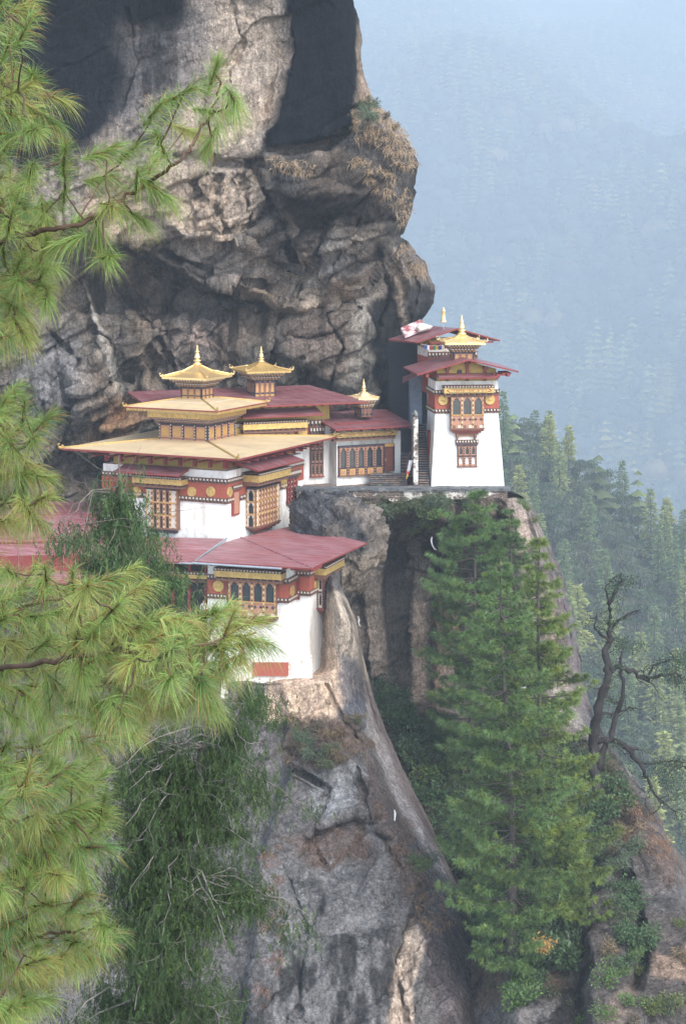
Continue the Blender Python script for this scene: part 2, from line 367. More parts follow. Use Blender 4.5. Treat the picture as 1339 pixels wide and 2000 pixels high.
zones1 = [
    ([(-400, -300), (900, -300), (900, 620), (-400, 480)], (0.27, 0.23, 0.20), 30, 1.0),
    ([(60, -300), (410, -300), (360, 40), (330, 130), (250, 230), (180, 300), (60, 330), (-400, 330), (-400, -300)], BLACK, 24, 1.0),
    ([(250, 60), (400, 40), (380, 200), (330, 300), (230, 300)], (0.14, 0.13, 0.13), 40, 0.7),
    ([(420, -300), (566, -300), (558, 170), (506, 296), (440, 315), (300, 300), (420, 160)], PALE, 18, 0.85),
    ([(425, -80), (520, -80), (530, 10), (470, 30)], DARK, 10, 0.7),
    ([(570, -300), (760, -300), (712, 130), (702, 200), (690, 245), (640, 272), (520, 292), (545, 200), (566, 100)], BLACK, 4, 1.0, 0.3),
    ([(700, 20), (712, 20), (708, 200), (695, 200)], TAN, 5, 0.6, 0.3),
    ([(516, 305), (640, 292), (700, 250), (780, 250), (860, 330), (830, 440), (785, 490), (700, 545), (640, 560), (592, 520), (560, 440), (512, 360)], DARK, 10, 0.85),
    ([(660, 420), (760, 400), (700, 480), (640, 545), (600, 520), (640, 460)], (0.17, 0.16, 0.15), 14, 0.9),
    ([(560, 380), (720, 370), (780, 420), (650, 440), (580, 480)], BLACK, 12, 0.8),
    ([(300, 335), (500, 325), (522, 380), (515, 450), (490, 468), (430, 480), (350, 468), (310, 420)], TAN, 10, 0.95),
    ([(500, 400), (560, 430), (590, 540), (530, 520), (495, 460)], DARK, 10, 0.8),
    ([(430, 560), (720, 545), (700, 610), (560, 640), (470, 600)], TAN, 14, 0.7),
    ([(100, 460), (300, 470), (460, 560), (560, 630), (480, 650), (300, 600), (200, 570), (100, 520)], DARK, 20, 0.75),
    ([(540, 620), (690, 590), (700, 760), (600, 740)], (0.21, 0.165, 0.135), 20, 0.85),
    ([(310, 620), (420, 620), (470, 700), (400, 760), (330, 730)], (0.21, 0.17, 0.15), 20, 0.7),
    ([(372, 638), (408, 634), (410, 678), (368, 672)], (0.42, 0.32, 0.27), 3, 0.9, 0.3),
    ([(688, 560), (722, 560), (714, 770), (680, 790), (674, 740)], (0.30, 0.27, 0.23), 9, 0.7),
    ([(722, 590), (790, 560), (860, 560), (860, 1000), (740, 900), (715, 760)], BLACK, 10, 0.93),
    ([(785, 470), (860, 500), (860, 650), (790, 655), (770, 600)], DARK, 10, 0.6),
    ([(770, 480), (790, 480), (785, 640), (772, 640)], TAN, 6, 0.6),
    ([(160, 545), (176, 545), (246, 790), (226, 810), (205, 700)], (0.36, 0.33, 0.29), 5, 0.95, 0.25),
    ([(200, 780), (300, 780), (340, 800), (240, 860), (130, 900), (170, 840)], ORANGE, 14, 0.75),
    ([(30, 690), (140, 650), (200, 760), (120, 830), (20, 800)], (0.22, 0.22, 0.23), 20, 0.6),
    ([(110, 720), (150, 730), (140, 850), (115, 840)], BLACK, 8, 0.75),
]
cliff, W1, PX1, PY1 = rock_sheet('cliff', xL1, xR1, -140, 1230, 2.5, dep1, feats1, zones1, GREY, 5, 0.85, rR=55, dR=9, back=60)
tag(cliff, kind='structure')

# --- rock carrying the tower, the recess below it and the lower gully
xR2 = interp([(925, 982), (940, 1000), (1000, 1046), (1075, 1076), (1150, 1100), (1220, 1120), (1300, 1136), (1400, 1160), (1480, 1208), (1560, 1268), (1640, 1305), (1700, 1345), (2200, 1500)])
xL2 = interp([(925, 540), (2200, 640)])
def dep2(px, py):
    y = 179.3 + 6 * sstep(1000, 1100, py) * sstep(1010, 900, px)
    y = y - 38.0 * sstep(1300, 2150, py) - 6 * sstep(1300, 1420, py)
    return y + 4 * sstep(760, 1000, px) * sstep(1350, 1500, py) * 0
feats2 = [
    dict(p=[(690, 1050), (760, 1030), (870, 1040), (905, 1120), (905, 1400), (760, 1350), (690, 1200)], d=-2.0, soft=22, rough=0.3),
    dict(p=[(745, 1075), (795, 1070), (800, 1390), (755, 1340)], d=-0.5, soft=8),
    dict(p=[(700, 1120), (745, 1090), (760, 1300), (720, 1330)], d=1.5, soft=8),
    dict(p=[(850, 1100), (890, 1100), (892, 1400), (846, 1400)], d=1.4, soft=7, rough=0.2),
    dict(p=[(985, 980), (1035, 1000), (1100, 1160), (1140, 1330), (1180, 1450), (1060, 1450), (1010, 1250)], d=1.5, soft=20, rough=0.45),
    dict(p=[(1135, 1760), (1180, 1680), (1240, 1600), (1300, 1620), (1400, 1700), (1600, 2200), (1150, 2200)], d=5.0, soft=20, rough=0.4),
    dict(p=[(1215, 1700), (1235, 1760), (1260, 1850), (1240, 1930)], closed=False, w=9, d=-3.0, soft=10),
    dict(p=[(1100, 1940), (1000, 1960), (960, 2200), (1200, 2200)], d=3.0, soft=20, rough=0.6),
]
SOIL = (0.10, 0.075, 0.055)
zones2 = [
    ([(690, 1030), (905, 1030), (910, 1420), (740, 1360), (690, 1200)], (0.17, 0.145, 0.125), 14, 0.9),
    ([(700, 1120), (760, 1090), (770, 1300), (720, 1330)], (0.28, 0.235, 0.20), 10, 0.8),
    ([(742, 1060), (800, 1060), (802, 1390), (756, 1340)], DARK, 6, 0.85, 0.5),
    ([(845, 1150), (895, 1150), (895, 1410), (845, 1410)], (0.42, 0.30, 0.22), 4, 0.9, 0.3),
    ([(805, 1180), (832, 1180), (832, 1390), (800, 1390)], (0.34, 0.27, 0.22), 6, 0.7, 0.3),
    ([(985, 930), (1040, 1000), (1060, 1100), (1010, 1150), (980, 1000)], (0.40, 0.32, 0.27), 12, 0.8),
    ([(1050, 1010), (1080, 1080), (1160, 1400), (1120, 1400), (1040, 1100)], (0.16, 0.13, 0.13), 12, 0.8),
    ([(880, 1200), (1060, 1150), (1120, 1400), (1150, 1480), (880, 1440)], (0.42, 0.36, 0.31), 20, 0.8),
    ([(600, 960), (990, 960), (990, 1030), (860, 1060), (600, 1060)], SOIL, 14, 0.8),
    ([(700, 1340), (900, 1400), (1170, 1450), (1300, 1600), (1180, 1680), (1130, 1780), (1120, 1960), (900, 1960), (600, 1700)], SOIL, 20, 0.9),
    ([(1240, 1590), (1300, 1640), (1340, 1720), (1280, 1740), (1200, 1700)], (0.13, 0.09, 0.07), 16, 0.8),
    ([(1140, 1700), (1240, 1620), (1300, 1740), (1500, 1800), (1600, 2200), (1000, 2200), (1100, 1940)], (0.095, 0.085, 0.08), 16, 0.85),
    ([(1280, 1860), (1400, 1840), (1400, 1900), (1270, 1900)], (0.34, 0.25, 0.19), 10, 0.7),
    ([(1180, 1940), (1260, 1900), (1200, 2010), (1150, 2060)], (0.28, 0.22, 0.18), 10, 0.6),
]
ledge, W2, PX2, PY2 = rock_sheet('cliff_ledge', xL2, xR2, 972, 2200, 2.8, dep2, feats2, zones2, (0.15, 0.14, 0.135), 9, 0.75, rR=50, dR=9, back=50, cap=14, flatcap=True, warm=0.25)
tag(ledge, kind='structure')

# --- spur under the lower building
xR3 = interp([(1140, 664), (1215, 696), (1278, 708), (1325, 720), (1380, 736), (1432, 756), (1503, 787), (1599, 837), (1695, 883), (1817, 934), (1944, 964), (2200, 1010)])
xL3 = interp([(1140, -200), (2200, -260)])
def dep3(px, py):
    y = 159.6 - 21 * sstep(1350, 2200, py) * 1.0
    y = y + 5.0 * sstep(-90, 0, px - xR3(py)) * sstep(1200, 1350, py)
    return y + 6.5 * sstep(1335, 1295, py) * sstep(665, 615, px) + np.clip(480 - px, 0, 600) * 0.012
feats3 = [
    dict(p=[(600, 1140), (690, 1140), (730, 1340), (700, 1360), (640, 1300)], d=0.1, soft=14, rough=0.08),
    dict(p=[(705, 1340), (760, 1440), (840, 1600), (890, 1700), (930, 1830), (940, 1960), (890, 1900), (850, 1760), (800, 1640), (740, 1500)], d=-0.6, soft=8, rough=0.02),
    dict(p=[(560, 1480), (640, 1440), (700, 1480), (760, 1570), (830, 1700), (815, 1760), (780, 1830), (740, 2200), (480, 2200), (500, 1700)], d=2.2, soft=10, rough=0.45),
    dict(p=[(780, 1830), (830, 1780), (850, 1880), (820, 1980), (770, 2200), (740, 2200), (765, 1950)], d=1.2, soft=6, rough=0.5),
    dict(p=[(600, 1640), (690, 1600), (760, 1640)], closed=False, w=6, d=-1.2, soft=8),
    dict(p=[(540, 1330), (640, 1260), (660, 1330), (640, 1400), (560, 1420)], d=0.8, soft=12, rough=0.15),
]
for ln, dd in (([(560, 1490), (640, 1540), (610, 1640), (640, 1700)], .9), ([(700, 1500), (720, 1600), (790, 1700)], .9), ([(800, 1790), (775, 1880), (790, 2000)], 1.0), ([(640, 1340), (668, 1400), (700, 1440)], .8), ([(560, 1700), (600, 1820), (580, 1980)], .7)):
    feats3.append(dict(p=ln, closed=False, w=2.2, d=-dd, soft=4))
zones3 = [
    ([(520, 1310), (610, 1290), (650, 1160), (700, 1250), (700, 1330), (650, 1400), (560, 1430), (500, 1400)], (0.62, 0.46, 0.34), 12, 0.9),
    ([(640, 1150), (690, 1180), (712, 1290), (722, 1340), (690, 1330), (650, 1250)], (0.50, 0.42, 0.34), 8, 0.85),
    ([(672, 1270), (700, 1300), (726, 1370), (720, 1420), (680, 1400), (650, 1340)], (0.13, 0.13, 0.15), 8, 0.8),
    ([(560, 1400), (700, 1400), (740, 1480), (700, 1470), (600, 1480), (540, 1470)], (0.13, 0.09, 0.07), 14, 0.85),
    ([(700, 1470), (780, 1570), (830, 1700), (800, 1760), (700, 1560)], (0.125, 0.09, 0.075), 16, 0.75),
    ([(540, 1640), (700, 1600), (720, 1680), (600, 1700)], (0.125, 0.09, 0.075), 14, 0.75),
    ([(520, 1700), (700, 1680), (760, 1800), (740, 2200), (480, 2200)], (0.15, 0.145, 0.145), 14, 0.8),
    ([(600, 1500), (690, 1480), (720, 1560), (620, 1600)], (0.30, 0.30, 0.30), 14, 0.7),
    ([(770, 1850), (820, 1790), (835, 1850), (800, 1920), (815, 2010), (760, 2100)], (0.48, 0.38, 0.30), 5, 0.9, 0.5),
    ([(815, 1790), (900, 1800), (960, 1990), (940, 2200), (820, 2200), (850, 1960)], (0.11, 0.09, 0.09), 8, 0.85, 0.5),
    ([(705, 1340), (740, 1400), (840, 1600), (905, 1740), (850, 1700), (790, 1600), (735, 1480)], (0.30, 0.265, 0.25), 5, 0.9, 0.3),
    ([(700, 1330), (720, 1330), (800, 1500), (900, 1690), (965, 1900), (950, 1900), (880, 1720), (780, 1530)], (0.20, 0.16, 0.15), 4, 0.9, 0.3),
]
spur, W3, PX3, PY3 = rock_sheet('rock_spur', xL3, xR3, 1140, 2200, 2.7, dep3, feats3, zones3, (0.14, 0.13, 0.125), 23, 0.3, rR=26, dR=9, back=30, cap=8, warm=0.1)
tag(spur, kind='structure')

# --- boulder beside the red roof
def bst(W, col):
    s = sstep(0.40, 0.55, 0.5 + 0.5 * fbm(W * 0.22, 3, 88)); lower = sstep(-28.6, -30.2, W[..., 2])
    dk = (s * (1 - lower))[..., None]
    col = col * (1 - dk) + np.array((0.07, 0.07, 0.075)) * dk
    return col * (1 - 0.0 * lower[..., None]) + lower[..., None] * np.array((0.14, 0.11, 0.08))
boulder = inflate('boulder', [(566, 990), (598, 962), (650, 968), (700, 984), (750, 1014), (752, 1045), (742, 1085), (722, 1125), (698, 1150), (668, 1158), (650, 1120), (620, 1090), (585, 1050)], 175.0, 3.6, 3, (0.19, 0.16, 0.135), M_ROCK, streak=bst, amp=0.75, ex=0.5)
tag(boulder, 'big grey overhanging boulder wedged between the red sheet roof and the terrace wall', 'boulder')
# ---------------------------------------------------------------- far slopes
def slope(name, fn, x0, x1, nx, vs, mat, seed):
    xs = np.linspace(x0, x1, nx); X, V = np.meshgrid(xs, vs)
    Yv, Z = fn(X, V)
    W = np.stack([X, Yv, Z], -1)
    col = np.ones(W.shape) * np.array((0.045, 0.055, 0.03)) * (1 + 0.4 * fbm(W * 0.02, 3, seed))[..., None]
    n, m = W.shape[:2]; idx = np.arange(n * m).reshape(n, m)
    fc = np.stack([idx[:-1, :-1], idx[:-1, 1:], idx[1:, 1:], idx[1:, :-1]], -1).reshape(-1, 4)
    return tag(mesh_obj(name, W.reshape(-1, 3), fc, mat, colors=col.reshape(-1, 3), smooth=True), kind='structure')
M_GROUND = mat_attr('forest_floor', 0.95, 0, 0.4, 0.2)
# far hillside: Y 1700..4300
def far_z(X, Y):
    return -600 + (Y - 2900) * 0.30 + 190 * np.sin((X * 0.9 + Y * 0.40) / 330.0 + 0.8 * np.sin(Y / 700.0)) + 55 * np.sin((X * 0.8 - Y * 0.3) / 120.0) + 45 * fbm(np.stack([X / 300, Y / 300, 0 * X], -1), 3, 4) + X * 0.02
slope('far_hillside', lambda X, V: (V, far_z(X, V)), -4000, 4000, 160, np.linspace(2750, 8600, 140), M_GROUND, 2)
# middle slope: a wooded ridge falling to the right
def mid_crest(X):   # height of the crest at Y=720
    return np.interp(X, [-400, 30, 60, 90, 120, 300, 700], [35, -74, -86, -105, -124, -210, -360])
def mid_z(X, Y):
    k = (Y - 720.0)
    z = mid_crest(X) + np.where(k < 0, k * 0.40, -k * 0.55)
    return z + 6 * fbm(np.stack([X / 60, Y / 60, 0 * X], -1), 3, 8)
slope('wooded_slope', lambda X, V: (V, mid_z(X, V)), -500, 800, 130, np.linspace(330, 1500, 110), M_GROUND, 3)
# valley floor sheet far below, reaching under everything
slope('valley_ground', lambda X, V: (V, -850 + 0 * X), -4000, 4000, 6, np.linspace(-50, 8700, 6), M_GROUND, 1)

rng = np.random.default_rng(11)
def cone_tree(n_tier, h, r, rng, col, per=7):
    """low detail conifer as ragged drooping tiers"""
    V = []; T = []; C = []
    for k in range(n_tier):
        u = k / n_tier; z = h * (0.12 + 0.88 * u); rr = r * (1 - u) ** 0.8 * rng.uniform(0.75, 1.15) + 0.04 * r
        for j in range(per):
            a = 2 * pi * (j + rng.uniform(-.3, .3)) / per; l = rr * rng.uniform(0.6, 1.2); w = 0.45 * l + 0.1 * r
            i = len(V); dz = -0.28 * l
            V += [(0, 0, z + 0.05 * h), (cos(a) * l - sin(a) * w, sin(a) * l + cos(a) * w, z + dz), (cos(a) * l * 1.15, sin(a) * l * 1.15, z + dz * .6), (cos(a) * l + sin(a) * w, sin(a) * l - cos(a) * w, z + dz)]
            T += [(i, i + 1, i + 2), (i, i + 2, i + 3)]
            cc = np.array(col) * rng.uniform(0.7, 1.3); C += [cc * 0.9, cc, cc * 1.2, cc]
    return np.array(V), np.array(T), np.array(C)
def blob_tree(h, r, rng, col, n=40):
    V = []; T = []; C = []
    for k in range(n):
        d = rng.normal(size=3); d /= np.linalg.norm(d); d[2] = abs(d[2]) * 0.9 if rng.random() < .8 else d[2]
        c = np.array([0, 0, h * 0.55]) + d * np.array([r, r, h * 0.42]) * rng.uniform(0.75, 1.05)
        s = r * rng.uniform(0.28, 0.5); e1 = np.cross(d, (0, 0, 1)); e1 /= np.linalg.norm(e1) + 1e-6; e2 = np.cross(d, e1)
        i = len(V); q = rng.uniform(0, 6)
        for m in range(5):
            a = q + m * 2 * pi / 5; V.append(c + s * (cos(a) * e1 + sin(a) * e2) * rng.uniform(.7, 1.2) - d * s * .25)
        V.append(c + d * s * .3); cc = np.array(col) * rng.uniform(0.65, 1.35)
        C += [cc] * 6; T += [(i + m, i + (m + 1) % 5, i + 5) for m in range(5)]
    return np.array(V), np.array(T), np.array(C)
def scatter(name, protos, pts, scales, picks, tint, mat):
    VV = []; TT = []; CC = []; off = 0
    for p in range(len(protos)):
        V, T, C = protos[p]; sel = np.where(picks == p)[0]
        if not len(sel): continue
        a = rng.uniform(0, 2 * pi, len(sel)); ca, sa = np.cos(a), np.sin(a); s = scales[sel]
        X = (V[None, :, 0] * ca[:, None] - V[None, :, 1] * sa[:, None]) * s[:, None] + pts[sel, 0:1]
        Yy = (V[None, :, 0] * sa[:, None] + V[None, :, 1] * ca[:, None]) * s[:, None] + pts[sel, 1:2]
        Z = V[None, :, 2] * s[:, None] + pts[sel, 2:3]
        VV.append(np.stack([X, Yy, Z], -1).reshape(-1, 3))
        TT.append((T[None] + (np.arange(len(sel)) * len(V))[:, None, None]).reshape(-1, 3) + off)
        CC.append((C[None] * tint[sel][:, None, :]).reshape(-1, 3)); off += len(sel) * len(V)
    return mesh_obj(name, np.concatenate(VV), np.concatenate(TT), mat, colors=np.clip(np.concatenate(CC), 0, 1))
GC = (0.13, 0.16, 0.07); GB = (0.05, 0.072, 0.04)
far_protos = [cone_tree(6, 32, 8.5, rng, GC, 6), cone_tree(7, 36, 8.0, rng, GC, 6), blob_tree(20, 12.0, rng, GB, 30), blob_tree(24, 11.0, rng, GB, 30)]
nfar = 26000
fy = 2850 + 4900 * rng.random(nfar) ** 0.9; fx = (rng.random(nfar) * 1.0 - 0.22) * fy * 0.26 * 1.0
pz = far_z(fx, fy); pts = np.stack([fx, fy, pz - 1], -1)
cl = fbm(pts * 0.006, 3, 5)
picks = np.where(rng.random(nfar) < 0.32 + 1.1 * cl, rng.integers(0, 2, nfar), rng.integers(2, 4, nfar))
warm = (rng.random(nfar) < 0.05 + 0.05 * (cl > .2))
tint = np.where((picks < 2)[:, None], np.array([[1.0, 0.98, 0.85]]), np.array([[0.9, 0.95, 1.1]])) * (0.55 + 0.9 * rng.random((nfar, 1))) * (1 + 0.6 * cl[:, None])
tint[warm & (picks < 2)] *= np.array([1.9, 1.4, 1.1])
tint[warm & (picks >= 2)] *= np.array([3.2, 1.6, 1.2])
far_forest = scatter('far_forest', far_protos, pts, 0.85 + 2.0 * rng.random(nfar) ** 2.2 * (1 + 0.25 * cl), picks, tint, M_FOL)
tag(far_forest, 'hazy forest of conifers and broadleaf trees covering the far mountainside', 'forest', kind='stuff')

n2 = 2600; sy = 330 + 800 * rng.random(n2); sx = -260 + 720 * rng.random(n2); keep = (sx / sy > .25) | (sx / sy < .052) | (sy > 700)
sx = sx[keep]; sy = sy[keep]; n2 = len(sx); sp_ = np.stack([sx, sy, mid_z(sx, sy) - 1], -1)
tag(scatter('slope_forest', far_protos, sp_, rng.uniform(.45, .8, n2), rng.integers(0, 4, n2), np.array([[1.3, 1.35, 1.1]]) * (.6 + .7 * rng.random((n2, 1))), M_FOL), 'dense woodland filling the rest of the middle slope', 'forest', kind='stuff')
# ---------------------------------------------------------------- building materials
def mat_plain(name, col, rough=0.7, metal=0.0, nz=0.25, scale=4.0, spec=0.3, bump=0.0, col2=None, thr=0.6, streak=False):
    m, t, b = mat_new(name); v = coords(t); n1 = noise(t, v, scale, 6, 0.65)
    c = mix(t, 'MULTIPLY', 1.0, tuple(col), ramp(t, n1, [(0.3, 1 - nz), (0.7, 1 + nz)]))
    if col2:
        v2 = coords(t, (1, 1, 0.25) if streak else (1, 1, 1)); n2 = noise(t, v2, scale * 0.4, 7, 0.72)
        c = mix(t, 'MIX', ramp(t, n2, [(thr - 0.04, 0.0), (thr + 0.07, 0.85)]), c, tuple(col2))
    t.links.new(c, b.inputs['Base Color']); b.inputs['Roughness'].default_value = rough
    b.inputs['Metallic'].default_value = metal; b.inputs['Specular IOR Level'].default_value = spec
    if bump:
        bp = N(t, 'ShaderNodeBump', Strength=bump, Distance=0.05); t.links.new(n1, bp.inputs['Height']); t.links.new(bp.outputs[0], b.inputs['Normal'])
    return m
M_WHITE = mat_plain('limewashed_plaster', (0.77, 0.76, 0.735), 0.9, nz=0.07, scale=3, bump=0.8, col2=(0.56, 0.51, 0.45), thr=0.545, streak=True)
M_WHITE2 = mat_plain('worn_plaster', (0.74, 0.70, 0.65), 0.9, nz=0.10, scale=5, bump=0.8, col2=(0.38, 0.24, 0.17), thr=0.56)
M_RED = mat_plain('red_ochre_frieze', (0.32, 0.085, 0.058), 0.85, nz=0.18, scale=5)
M_MAROON = mat_plain('maroon_timber', (0.20, 0.04, 0.035), 0.6, nz=0.2)
M_TIMB = mat_plain('painted_brown_timber', (0.17, 0.085, 0.058), 0.65, nz=0.3, scale=7)
M_TIMBD = mat_plain('dark_timber', (0.045, 0.035, 0.045), 0.7, nz=0.3, scale=7)
M_ORN = mat_plain('ochre_painted_timber', (0.42, 0.24, 0.085), 0.55, nz=0.25, scale=9)
M_PINK = mat_plain('pink_painted_timber', (0.36, 0.185, 0.12), 0.6, nz=0.2, scale=9)
M_DENT = mat_plain('white_painted_blocks', (0.54, 0.48, 0.41), 0.7, nz=0.2, scale=9)
M_PANE = mat_plain('window_glass', (0.03, 0.04, 0.045), 0.18, nz=0.4, scale=1.5, spec=0.6)
M_GOLDB = mat_plain('gilded_beam', (0.50, 0.34, 0.12), 0.42, 0.35, nz=0.3, scale=4)
M_GOLD = mat_plain('polished_gilding', (0.86, 0.62, 0.29), 0.32, 0.7, nz=0.12, scale=5)
M_GOLDB2 = mat_plain('dark_gilding', (0.42, 0.28, 0.10), 0.5, 0.3, nz=0.3, scale=5)
M_YEL = mat_plain('yellow_board', (0.36, 0.25, 0.07), 0.75, nz=0.2)
M_GREY = mat_plain('grey_metal', (0.38, 0.42, 0.46), 0.4, 0.5, nz=0.2)
M_CLOTH = mat_plain('white_cloth', (0.72, 0.72, 0.72), 0.9, nz=0.1)

def mat_roof(name, col, metal, rough, seam, fade, fade_amt, seam_scale=1.0):
    m, t, b = mat_new(name); v = coords(t)
    sx = N(t, 'ShaderNodeSeparateXYZ'); t.links.new(v, sx.inputs[0])
    n1 = noise(t, v, 0.6, 6, 0.7); n2 = noise(t, coords(t, (0.35, 3.0, 1.0), (0, 0, 0.4)), 1.2, 6, 0.75, 0.6)
    c = mix(t, 'MULTIPLY', 1.0, tuple(col), ramp(t, n1, [(0.3, 0.8), (0.7, 1.18)]))
    c = mix(t, 'MIX', ramp(t, n2, [(0.42, 0.0), (0.64, fade_amt)]), c, tuple(fade))
    br = N(t, 'ShaderNodeTexBrick', Scale=1.0); br.offset = 0.5
    br.inputs['Mortar Size'].default_value = 0.012; br.inputs['Brick Width'].default_value = 2.4; br.inputs['Row Height'].default_value = 0.95
    br.inputs['Color1'].default_value = (1, 1, 1, 1); br.inputs['Color2'].default_value = (0.9, 0.9, 0.9, 1); br.inputs['Mortar'].default_value = (seam, seam, seam, 1)
    t.links.new(v, br.inputs['Vector'])
    c = mix(t, 'MULTIPLY', 1.0, c, br.outputs['Color'])
    t.links.new(c, b.inputs['Base Color']); b.inputs['Metallic'].default_value = metal; b.inputs['Roughness'].default_value = rough
    bp = N(t, 'ShaderNodeBump', Strength=0.35, Distance=0.06); t.links.new(n1, bp.inputs['Height']); t.links.new(bp.outputs[0], b.inputs['Normal'])
    return m
M_RROOF = mat_roof('red_sheet_roof', (0.18, 0.042, 0.046), 0.0, 0.45, 0.55, (0.34, 0.23, 0.25), 0.65)
M_RROOF2 = mat_roof('worn_red_sheet_roof', (0.25, 0.06, 0.062), 0.0, 0.5, 0.5, (0.42, 0.28, 0.30), 0.75)
M_GROOF = mat_roof('pale_gold_sheet_roof', (0.66, 0.505, 0.29), 0.15, 0.5, 0.85, (0.72, 0.60, 0.42), 0.5)
def mat_stone_wall():
    m, t, b = mat_new('rough_stone_wall'); v = coords(t, (1, 1, 1), (radians(90), 0, 0))
    br = N(t, 'ShaderNodeTexBrick', Scale=1.0); br.inputs['Mortar Size'].default_value = 0.03
    br.inputs['Brick Width'].default_value = 0.42; br.inputs['Row Height'].default_value = 0.15
    br.inputs['Color1'].default_value = (0.24, 0.17, 0.13, 1); br.inputs['Color2'].default_value = (0.15, 0.12, 0.10, 1); br.inputs['Mortar'].default_value = (0.05, 0.04, 0.035, 1)
    dn = N(t, 'ShaderNodeTexNoise', Scale=2.0, Detail=3.0); t.links.new(v, dn.inputs['Vector'])
    t.links.new(mix(t, 'LINEAR_LIGHT', 0.12, v, dn.outputs['Color']), br.inputs['Vector'])
    n = noise(t, coords(t), 0.9, 7, 0.75)
    c = mix(t, 'MIX', ramp(t, n, [(0.50, 0.0), (0.57, 0.92)]), br.outputs['Color'], (0.70, 0.66, 0.60))
    n2 = noise(t, coords(t, (1, 1, .3)), 1.3, 5, 0.7); c = mix(t, 'MIX', ramp(t, n2, [(0.55, 0.0), (0.66, 0.75)]), c, (0.06, 0.06, 0.05))
    t.links.new(c, b.inputs['Base Color']); b.inputs['Roughness'].default_value = 0.95
    bp = N(t, 'ShaderNodeBump', Strength=0.8, Distance=0.08); t.links.new(br.outputs['Fac'], bp.inputs['Height']); bp.invert = True
    t.links.new(bp.outputs[0], b.inputs['Normal']); return m
M_STONE = mat_stone_wall()
M_SLATE = mat_plain('slate', (0.11, 0.115, 0.12), 0.8, nz=0.5, scale=3, bump=0.5, col2=(0.3, 0.3, 0.28), thr=0.6)
M_STEP = mat_plain('stone_step', (0.21, 0.16, 0.13), 0.9, nz=0.5, scale=3, bump=0.6)

# ---------------------------------------------------------------- mesh builder in a building's own axes
class MB:
    def __init__(s): s.v = []; s.f = []; s.m = []
    def add(s, v, f, m=0):
        o = len(s.v); s.v += [tuple(map(float, q)) for q in v]; s.f += [tuple(o + i for i in q) for q in f]; s.m += [m] * len(f)
    def box(s, a, b, m=0):
        x0, x1 = sorted((a[0], b[0])); y0, y1 = sorted((a[1], b[1])); z0, z1 = sorted((a[2], b[2]))
        s.hexa([(x0, y0, z0), (x1, y0, z0), (x1, y1, z0), (x0, y1, z0), (x0, y0, z1), (x1, y0, z1), (x1, y1, z1), (x0, y1, z1)], m)
    def hexa(s, v, m=0):
        s.add(v, [(0, 3, 2, 1), (4, 5, 6, 7), (0, 1, 5, 4), (1, 2, 6, 5), (2, 3, 7, 6), (3, 0, 4, 7)], m)
    def tube(s, pts, rad, n=8, m=0, cap=True):
        pts = np.array(pts, float); k = len(pts); rad = np.ones(k) * np.array(rad)
        tn = np.gradient(pts, axis=0); tn /= np.linalg.norm(tn, axis=1, keepdims=True) + 1e-9
        up = np.array((0, 0, 1.0)) if abs(tn[0][2]) < 0.9 else np.array((1.0, 0, 0)); V = []
        for i in range(k):
            e1 = np.cross(tn[i], up); e1 /= np.linalg.norm(e1) + 1e-9; e2 = np.cross(tn[i], e1); up = np.cross(e1, tn[i]) * -1 if False else up
            for j in range(n):
                a = 2 * pi * j / n; V.append(pts[i] + rad[i] * (cos(a) * e1 + sin(a) * e2))
        Fc = [(i * n + j, i * n + (j + 1) % n, (i + 1) * n + (j + 1) % n, (i + 1) * n + j) for i in range(k - 1) for j in range(n)]
        if cap: Fc += [tuple(range(n))[::-1], tuple((k - 1) * n + j for j in range(n))]
        s.add(V, Fc, m)
    def lathe(s, prof, c, n=20, m=0):
        V = [(c[0] + r * cos(2 * pi * j / n), c[1] + r * sin(2 * pi * j / n), c[2] + z) for (r, z) in prof for j in range(n)]
        k = len(prof); Fc = [(i * n + j, i * n + (j + 1) % n, (i + 1) * n + (j + 1) % n, (i + 1) * n + j) for i in range(k - 1) for j in range(n)]
        s.add(V, Fc + [tuple(range(n))[::-1], tuple((k - 1) * n + j for j in range(n))], m)
    def build(s, name, mat, parent=None, smooth=False):
        return mesh_obj(name, s.v, s.f, mat, parent, fmat=s.m, smooth=smooth)

class Bld:
    """a building: an Empty at its front corner; helpers turn picture points into its local planes"""
    def __init__(s, name, px, py, Y, rz, label, cat='building'):
        s.o = P(px, py, Y); s.rz = rz; s.e = tag(empty(name, s.o, rz), label, cat)
        s.ax = np.array([cos(rz), sin(rz), 0]); s.ay = np.array([-sin(rz), cos(rz), 0])
    def front(s, px, py, y=0.0):
        r = P(px, py, 1.0); n = s.ay; k = (s.o @ n + y) / (r @ n); p = r * k - s.o
        return float(p @ s.ax), float(p[2])
    def side(s, px, py, x=0.0):
        r = P(px, py, 1.0); n = s.ax; k = (s.o @ n + x) / (r @ n); p = r * k - s.o
        return float(p @ s.ay), float(p[2])
    def loc(s, w):
        p = np.array(w, float) - s.o; return np.array((p @ s.ax, p @ s.ay, p[2]))
    def at(s, px, py, Y): return s.loc(P(px, py, Y))
    def atz(s, px, py, z):
        return s.loc(P(px, py, (z + s.o[2]) * F / (HZ - py)))
    def zat(s, py, x, y):
        w = s.o + s.ax * x + s.ay * y; return (HZ - py) * w[1] / F - s.o[2]
    def F(s, y=0.0): return Face((0, y, 0), (1, 0, 0), (0, -1, 0))
    def R(s, x=0.0): return Face((x, 0, 0), (0, 1, 0), (1, 0, 0))
    def L(s, x=0.0): return Face((x, 0, 0), (0, 1, 0), (-1, 0, 0))
